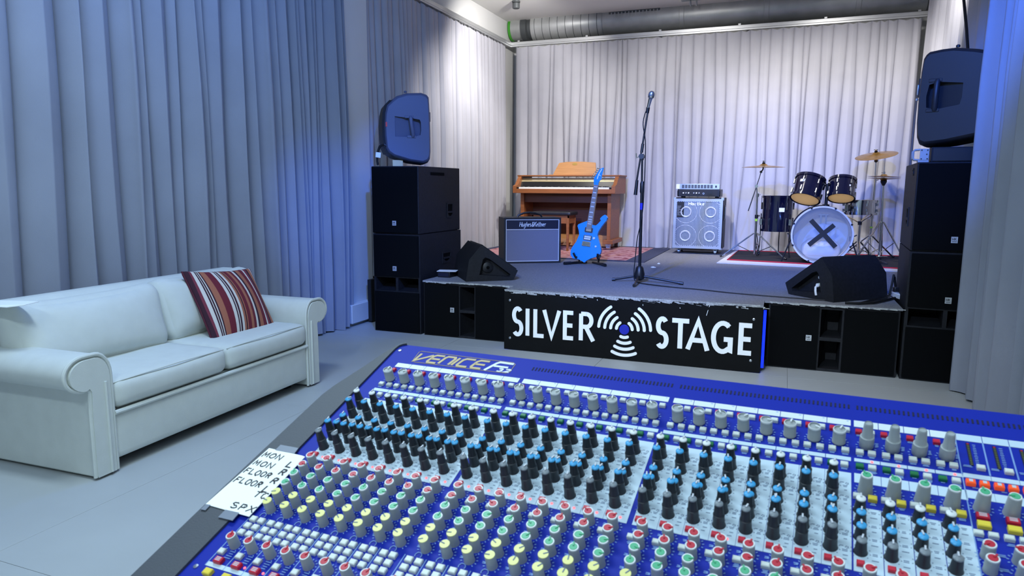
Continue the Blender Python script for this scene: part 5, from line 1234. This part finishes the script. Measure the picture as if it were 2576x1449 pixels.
def knob(nm, key, cap, u, v, a=None, cap2=None):
    a = rnd.uniform(-2.2, 2.2) if a is None else a
    o = inst(nm, ME[key], MC, (u, v, 0), a)
    inst('pointer' if cap == 'gain_mark' else 'knob_cap', ME[cap], o, (0, 0, 0))
    rg_ = {'aux': 'ring_aux', 'pan': 'ring_aux', 'auxt': 'ring_auxt', 'gain': 'ring_gain'}.get(key)
    if rg_ and cap != 'aux_yellow': inst('cap_ring', ME[rg_], o, (0, 0, 0))
    if key in ('tall', 'short'): inst('pointer', ME['ptr_' + key], o, (0, 0, 0))
    if cap2: inst('pointer', ME[cap2], o, (0, 0, 0))
    return o
VMIN = -.50   # below this the desk is far outside the picture
for b in range(3):
    for c in range(8):
        ch = b * 8 + c; u0 = cu_(b, c); ug = .0004
        plate('name_strip', u0 + ug, u0 + P - ug, -.0105, .0005, 'desk_label')
        bars(legB, u0 + .024, -.0025, 1, .003)
        knob('gain_knob', 'gain', 'gain_mark', u0 + .5 * P, -.046, rnd.uniform(-2.2, .6))
        ticks(tickB, u0 + .5 * P, -.046, .0092)
        inst('push_button', ME['r'], MC, (u0 + .0062, -.0215, 0)); inst('push_button', ME['w'], MC, (u0 + .0222, -.0215, 0))
        inst('push_button', ME['w'], MC, (u0 + .0070, -.0605, 0)); inst('push_button', ME['w'], MC, (u0 + .0215, -.0605, 0))
        for x in (.007, .0215): bars(legB, u0 + x, -.0662, 2, .007, step=.0016)
        plate('section_strip', u0 + ug, u0 + P - ug, -.0775, -.0710, 'desk_panel')
        inst('push_button', ME['g'], MC, (u0 + .0065, -.0865, 0)); inst('push_button', ME['w'], MC, (u0 + .0205, -.0865, 0))
        for x in (.0065, .0205): bars(legB, u0 + x, -.0922, 2, .007, step=.0016)
        plate('equalizer_panel', u0 + ug * .5, u0 + P - ug * .5, -.2405, -.0985, 'desk_panel')
        ue = u0 + .28 * P
        for v, key, cap in ((-.1205, 'tall', 'tall_white'), (-.1420, 'tall', 'tall_blue'), (-.1625, 'short', 'short_blue'), (-.1785, 'short', 'short_blue'), (-.1935, 'tall', 'tall_blue'), (-.2155, 'tall', 'tall_grey')):
            if v < -.21 and False: pass
            knob('equalizer_knob', key, cap, ue, v, rnd.uniform(-.5, .35) if ch > 3 else rnd.uniform(-1, .2))
            ticks(tickW, ue, v, .0086, 9, l=.0012)
            if key == 'tall':
                bars(legW, u0 + .0185, v + .004, 1, .004); bars(legW, u0 + .0215, v - .001, 2, .006); bars(legW, u0 + .022, v - .0085, 1, .005)
                ticks(legW, u0 + .0235, v + .003, .0008, 5, 180, -90, .0012)
        inst('push_button', ME['r2'], MC, (u0 + .0058, -.2320, 0)); bars(legW, u0 + .0205, -.229, 1, .006)
        if ch < 16 or ch == 19: inst('indicator_light', ME['led'], MC, (u0 + .0190, -.2338, .0006))
        # auxiliary sends
        ua = u0 + .53 * P
        for v, cl in ((-.2490, 'red'), (-.2670, 'red'), (-.2845, 'green'), (-.3025, 'green'), (-.3205, 'yellow'), (-.3375, 'yellow')):
            if ch > 16 and v < -.315: continue
            knob('aux_knob', 'aux', 'aux_' + cl, ua, v, rnd.uniform(-2.0, 1.2) if cl != 'yellow' else rnd.uniform(.9, 2.2) if ch < 12 else rnd.uniform(-1, .4), 'yellow_mark' if cl == 'yellow' else None)
            ticks(tickB, ua, v, .0082)
            bars(legB, u0 + .0045, v + .002, 2, .005)
        if ch < 24: inst('push_button', ME['w2'], MC, (u0 + .0042, -.2592, 0)); bars(legB, u0 + .0045, -.2645, 3, .007)
        if ch < 16:
            for j in range(3):
                for i in range(2): inst('assign_button', ME['grid'], MC, (u0 + .0040 + i * .0126, -.3570 - j * .0111, 0))
            # printed channel divider with its loop
            plate('channel_divider', u0 - .0058, u0 - .0046, -.432, -.3505, 'print_blue')
            ticks(legB, u0 + .0105, -.3478, .0035, 12, 200, -20, .0010, .0018)
        if ch < 14:
            knob('pan_knob', 'pan', 'aux_red', u0 + .0100, -.3975, rnd.uniform(-.6, .4)); ticks(tickB, u0 + .0100, -.3975, .0086)
            inst('push_button', ME['grid'], MC, (u0 + .0015, -.4105, 0)); bars(legB, u0 + .0145, -.407, 4, .009, step=.0032)
            o = inst('mute_button', ME['mute'], MC, (u0 + .0090, -.4230, 0)); inst('button_print', ME['btn_text'], o, (0, 0, 0))
            if ch in (1, 2, 4, 5): inst('indicator_light', ME['led'], MC, (u0 + .0192, -.4215, 0))
            plate('section_strip', u0 - .0052 + ug, u0 + P - .0052 - ug, -.4320, -.4262, 'desk_panel')
            inst('solo_button', ME['solo'], MC, (u0 + .0090, -.4405, 0))
            plate('fader_panel', u0 - .0052 + ug, u0 + P - .0052 - ug, -.60, -.4490, 'desk_panel')
# stereo channels
DP = .0278; B3 = .6868
for c in range(4):
    u0 = B3 + c * DP
    plate('name_strip', u0 + .0004, u0 + DP - .0004, -.0112, .0012, 'desk_label')
    knob('gain_knob', 'dual', 'gain_mark', u0 + .0134, -.0475); ticks(tickB, u0 + .0134, -.0475, .0095)
    inst('push_button', ME['r2'], MC, (u0 + .0055, -.0222, 0)); inst('push_button', ME['w'], MC, (u0 + .0190, -.0222, 0)); bars(legB, u0 + .0055, -.0275, 2, .006)
    bars(legB, u0 + .025, -.040, 4, .004)
    for x in (.0063, .0192): inst('push_button', ME['w'], MC, (u0 + x, -.0605, 0)); bars(legB, u0 + x, -.0662, 2, .007, step=.0016)
    plate('section_strip', u0 + .0004, u0 + DP - .0004, -.0768, -.0712, 'desk_panel')
    inst('indicator_light', ME['led'], MC, (u0 + .0190, -.0745, .0006))
    inst('push_button', ME['g'], MC, (u0 + .0060, -.0858, 0)); inst('push_button', ME['w'], MC, (u0 + .0190, -.0858, 0)); bars(legB, u0 + .0195, -.0915, 3, .009, step=.0016); bars(legB, u0 + .006, -.0915, 1, .006)
    plate('section_strip', u0 + .0002, u0 + DP - .0004, -.1128, -.0975, 'desk_panel')
    knob('aux_knob', 'auxt', 'auxt_green', u0 + .0110, -.1245); ticks(tickB, u0 + .0110, -.1245, .0092)
    inst('push_button', ME['y'], MC, (u0 + .0180, -.1375, 0)); inst('push_button', ME['w2'], MC, (u0 + .0030, -.1362, 0)); bars(legB, u0 + .0185, -.1435, 2, .007)
    plate('equalizer_panel', u0 - .0012, u0 + DP - .002, -.2410, -.1515, 'desk_panel')
    for v, cap in ((-.1560, 'tall_white'), (-.1760, 'tall_blue'), (-.1950, 'tall_blue'), (-.2150, 'tall_grey')):
        kk = 'short'; knob('equalizer_knob', kk, kk + cap[4:], u0 + .0052, v, rnd.uniform(-.5, .3))
        ticks(tickW, u0 + .0052, v, .0086, 9, l=.0012); bars(legW, u0 + .0185, v - .001, 2, .006); bars(legW, u0 + .0185, v - .0095, 1, .007)
    inst('push_button', ME['r2'], MC, (u0 + .0050, -.2315, 0))
    for v, cl in ((-.2490, 'red'), (-.2670, 'red'), (-.2845, 'green')): knob('aux_knob', 'aux', 'aux_' + cl, u0 + .0120, v); ticks(tickB, u0 + .0120, v, .0082)
# master section
U0 = .7975; MP = .0264
plate('section_divider', U0 - .0016, U0 - .0004, -.30, .001, 'print_blue')
for c in range(9):
    u0 = U0 + c * MP
    plate('name_strip', u0 + .0004, u0 + MP - .0004, -.0112, .0008, 'desk_panel')
    plate('section_divider', u0 + MP - .0010, u0 + MP + .0006, -.0680, -.0112, 'print_blue')
    mt = plate('level_meter', u0 + .0085, u0 + .0125, -.0545, -.0145, 'desk_slot')
    for i in range(13): plate('meter_segment', u0 + .0095, u0 + .0115, -.0535 + i * .003, -.0518 + i * .003, 'cap_red' if i == 12 else 'led_off', mt, .0011, .0005)
    bars(legB, u0 + .0165, -.018, 12, .004, step=.003)
    inst('push_button', ME['w'], MC, (u0 + .0185, -.0580, 0)); bars(legB, u0 + .006, -.056, 2, .010)
    plate('section_strip', u0 + .0002, u0 + MP - .0002, -.0760, -.0690, 'desk_panel')
    for x in (.0052, .0182):
        o = inst('group_button', ME['o'], MC, (u0 + x, -.0860, 0)); bars(legB, u0 + x + .004, -.0925, 1, .006)
        wb = obj('button_print', MB().box(-.0018, .0018, -.0015, .0025, .0056, .0058), 'piping_white', o, smooth=0)
    plate('section_strip', u0 - .0005, u0 + MP - .0008, -.1090, -.0965, 'desk_panel')
    knob('aux_knob', 'auxt', 'auxt_green', u0 + .0108, -.1225); ticks(tickB, u0 + .0108, -.1225, .0092)
    o = inst('mute_button', ME['rw'], MC, (u0 + .0098, -.1365, 0)); inst('button_print', ME['btn_text'], o, (0, 0, 0))
    inst('solo_button', ME['yw'], MC, (u0 + .0095, -.1485, 0))
    for x in (.0030, .0160): inst('push_button', ME['w2'], MC, (u0 + x, -.1610, 0))
    bars(legB, u0 + .004, -.168, 2, .009)
    for v in (-.1885, -.2065): knob('aux_knob', 'aux', 'aux_red', u0 + .0070, v); ticks(tickB, u0 + .0070, v, .0084); bars(legB, u0 + .019, v + .004, 2, .009)
ME_small = None
obj('printed_scale', tickB, 'print_blue', MC, smooth=0, kind='stuff'); obj('printed_scale', tickW, 'print_dark', MC, smooth=0, kind='stuff')
obj('printed_legend', legB, 'print_blue', MC, smooth=0, kind='stuff'); obj('printed_legend', legW, 'print_dark', MC, smooth=0, kind='stuff')
# ventilation slots along the back edge: thin dark slabs paint the shade of openings
vs_ = MB().box(-.0011, .0011, -.0042, .0042, -.0005, .0003).mesh('vent_slot', 'desk_slot', 0)
for a, n_ in ((.2340, 42), (.4640, 42), (.6915, 42)):
    for i in range(n_): inst('vent_slot', vs_, MC, (a + i * .00530, .0292, .0002))
# VENICE F 32 marking
VF = lambda x, y, h: Vector((x, y, h)); hh_ = .0215; y0 = .0125; sl = .30
def sl_pts(pts, x0, ww): return [(x0 + p[0] * ww + sl * p[1] * hh_, y0 + p[1] * hh_) for p in pts]
LT = {'V': [[(0, 1), (.12, 0), (1.0, .95)]], 'E': [[(1, 1), (.2, 1), (.02, .8), (0, .15), (.12, 0), (.95, 0)], [(.05, .5), (.95, .5)]], 'N': [[(0, 0), (0, .8), (.14, 1), (.85, 1), (1, .8), (1, 0)]], 'I': [[(0, 0), (0, 1)]], 'C': [[(1, 1), (.2, 1), (.02, .8), (0, .15), (.12, 0), (.95, 0)]]}
logo = obj('model_marking', MB().tube([(.0235, .0405, .0004), (.1965, .0385, .0004), (.2010, .0350, .0004), (.2005, .0130, .0004), (.1955, .0090, .0004), (.0275, .0085, .0004), (.0225, .0125, .0004), (.0205, .0370, .0004)], .0005, 6, True), 'gold_print', MC)
for ch_, x0, ww in (('V', .0215, .0245), ('E', .0480, .0185), ('N', .0710, .0185), ('I', .0955, .004), ('C', .1040, .0205), ('E', .1300, .0200)):
    m_ = MB()
    for s_ in LT[ch_]: m_.ribbon(sl_pts(s_, x0, ww), .0046, VF, 0, .0006)
    obj('letter', m_, 'gold_print', logo, smooth=0)
m_ = MB(); m_.ribbon([(.1570, .0100), (.1700, .0320), (.1745, .0355), (.1985, .0348)], .0048, VF, 0, .0007); m_.ribbon([(.1680, .0242), (.1930, .0238)], .0044, VF, 0, .0007); obj('letter', m_, 'desk_label', logo, smooth=0)
m_ = MB()
text(m_, '32', .1765, .0112, .0085, .0105, VF, .0026, .22, .25, h1=.0007)
obj('numerals', m_, 'desk_label', logo, smooth=0)

# handwritten note taped over the left cheek: a thing of its own, lying on the desk
T_desk = Matrix.Translation((-.589, .983, .957)) @ Matrix.Rotation(rad(-2.834), 4, 'Z') @ Matrix.Rotation(rad(20.486), 4, 'X')
nt_ = thing('handwritten_note', 'white paper with handwritten channel names taped to the left edge of the mixer', 'note', T_desk @ Vector((-.075, -.35, .0042)), rot=(rad(20.486), 0, rad(-2.834)))
nf_ = lambda x, y, h: Vector((x + .075, y + .35, h))
obj('sheet', MB().prism([(-.0790, -.3560), (-.0025, -.3575), (-.0030, -.2435), (-.0080, -.2425), (-.0700, -.2410)], .0008, 0, nf_), 'paper', nt_)
for wd, u, v, kk in (('MON', -.0690, -.2590, 1), ('MON', -.0702, -.2765, 1), ('FLOOR', -.0722, -.2935, .8), ('FLOOR', -.0730, -.3115, .8), ('SPX', -.0420, -.3515, 1.15), ('TC', -.0240, -.3270, .95)):
    m_ = MB(); text(m_, wd, u, v, .0098, .0092 * kk, nf_, .0016, .32, .12, .0005, .0012, .0008); obj('handwriting', m_, 'ink', nt_, smooth=0)
for wd, u, v in (('L', -.0185, -.2680), ('R', -.0185, -.2835), ('R', -.0185, -.3005), ('L', -.0190, -.3170)):
    m_ = MB(); text(m_, wd, u, v, .0108, .0095, nf_, .0021, .3, .15, .0004, .0012, .0008); obj('handwriting', m_, 'ink', nt_, smooth=0)
m_ = mat('clear_tape', '#7d8390', 0.35)
M['tape'] = m_
for (u, v, a_, b_) in ((-.040, -.2365, .017, .006), (-.031, -.3630, .012, .007), (-.074, -.3605, .004, .005)):
    obj('tape_strip', MB().prism([(u - a_, v - b_), (u + a_, v - b_ * .9), (u + a_ * .9, v + b_), (u - a_, v + b_ * .9)], .0013, .0003, nf_), 'tape', nt_, smooth=0)
# table that carries the desk
tb = thing('console_table', 'dark table carrying the mixing console', 'table', (-.05, .62, 0), rad(-2.834))
TT = Matrix.Translation((0, 0, .685)) @ Matrix.Rotation(rad(20.486), 4, 'X')
obj('table_top', MB().box(-.58, .58, -.44, .34, -.035, 0).xf(TT), 'stage_black', tb, bevel=.004)
for x in (-.52, .52):
    for y, hz in ((-.36, .52), (.26, .74)):
        obj('leg', box(x - .022, x + .022, y - .022, y + .022, 0, hz), 'hardware_black', tb, bevel=.003)

# ------------------------------------------------------------------ groups of like things
GROUPS = {'curtain': 'grey curtains round the room', 'curtain_rail': 'white curtain rails round the stage', 'loudspeaker': 'plastic loudspeakers on the stacks', 'top_cabinet': 'black speaker cabinets of the two stacks',
          'floor_monitor': 'wedge monitors at the stage front', 'tom_drum': 'mounted toms of the drum kit', 'cymbal_stand': 'cymbal stands of the drum kit', 'hi_hat_cymbal': 'pair of hi-hat cymbals',
          'cymbal': 'brass cymbals of the drum kit', 'paper_scrap': 'paper scraps on the stage carpet', 'paper_sheet': 'white sheets lying about'}
for o in list(SC.objects):
    if o.parent is None and o.get('category'):
        k_ = o.name.split('.')[0]
        if k_ in GROUPS and not o.get('group'): o['group'] = GROUPS[k_]
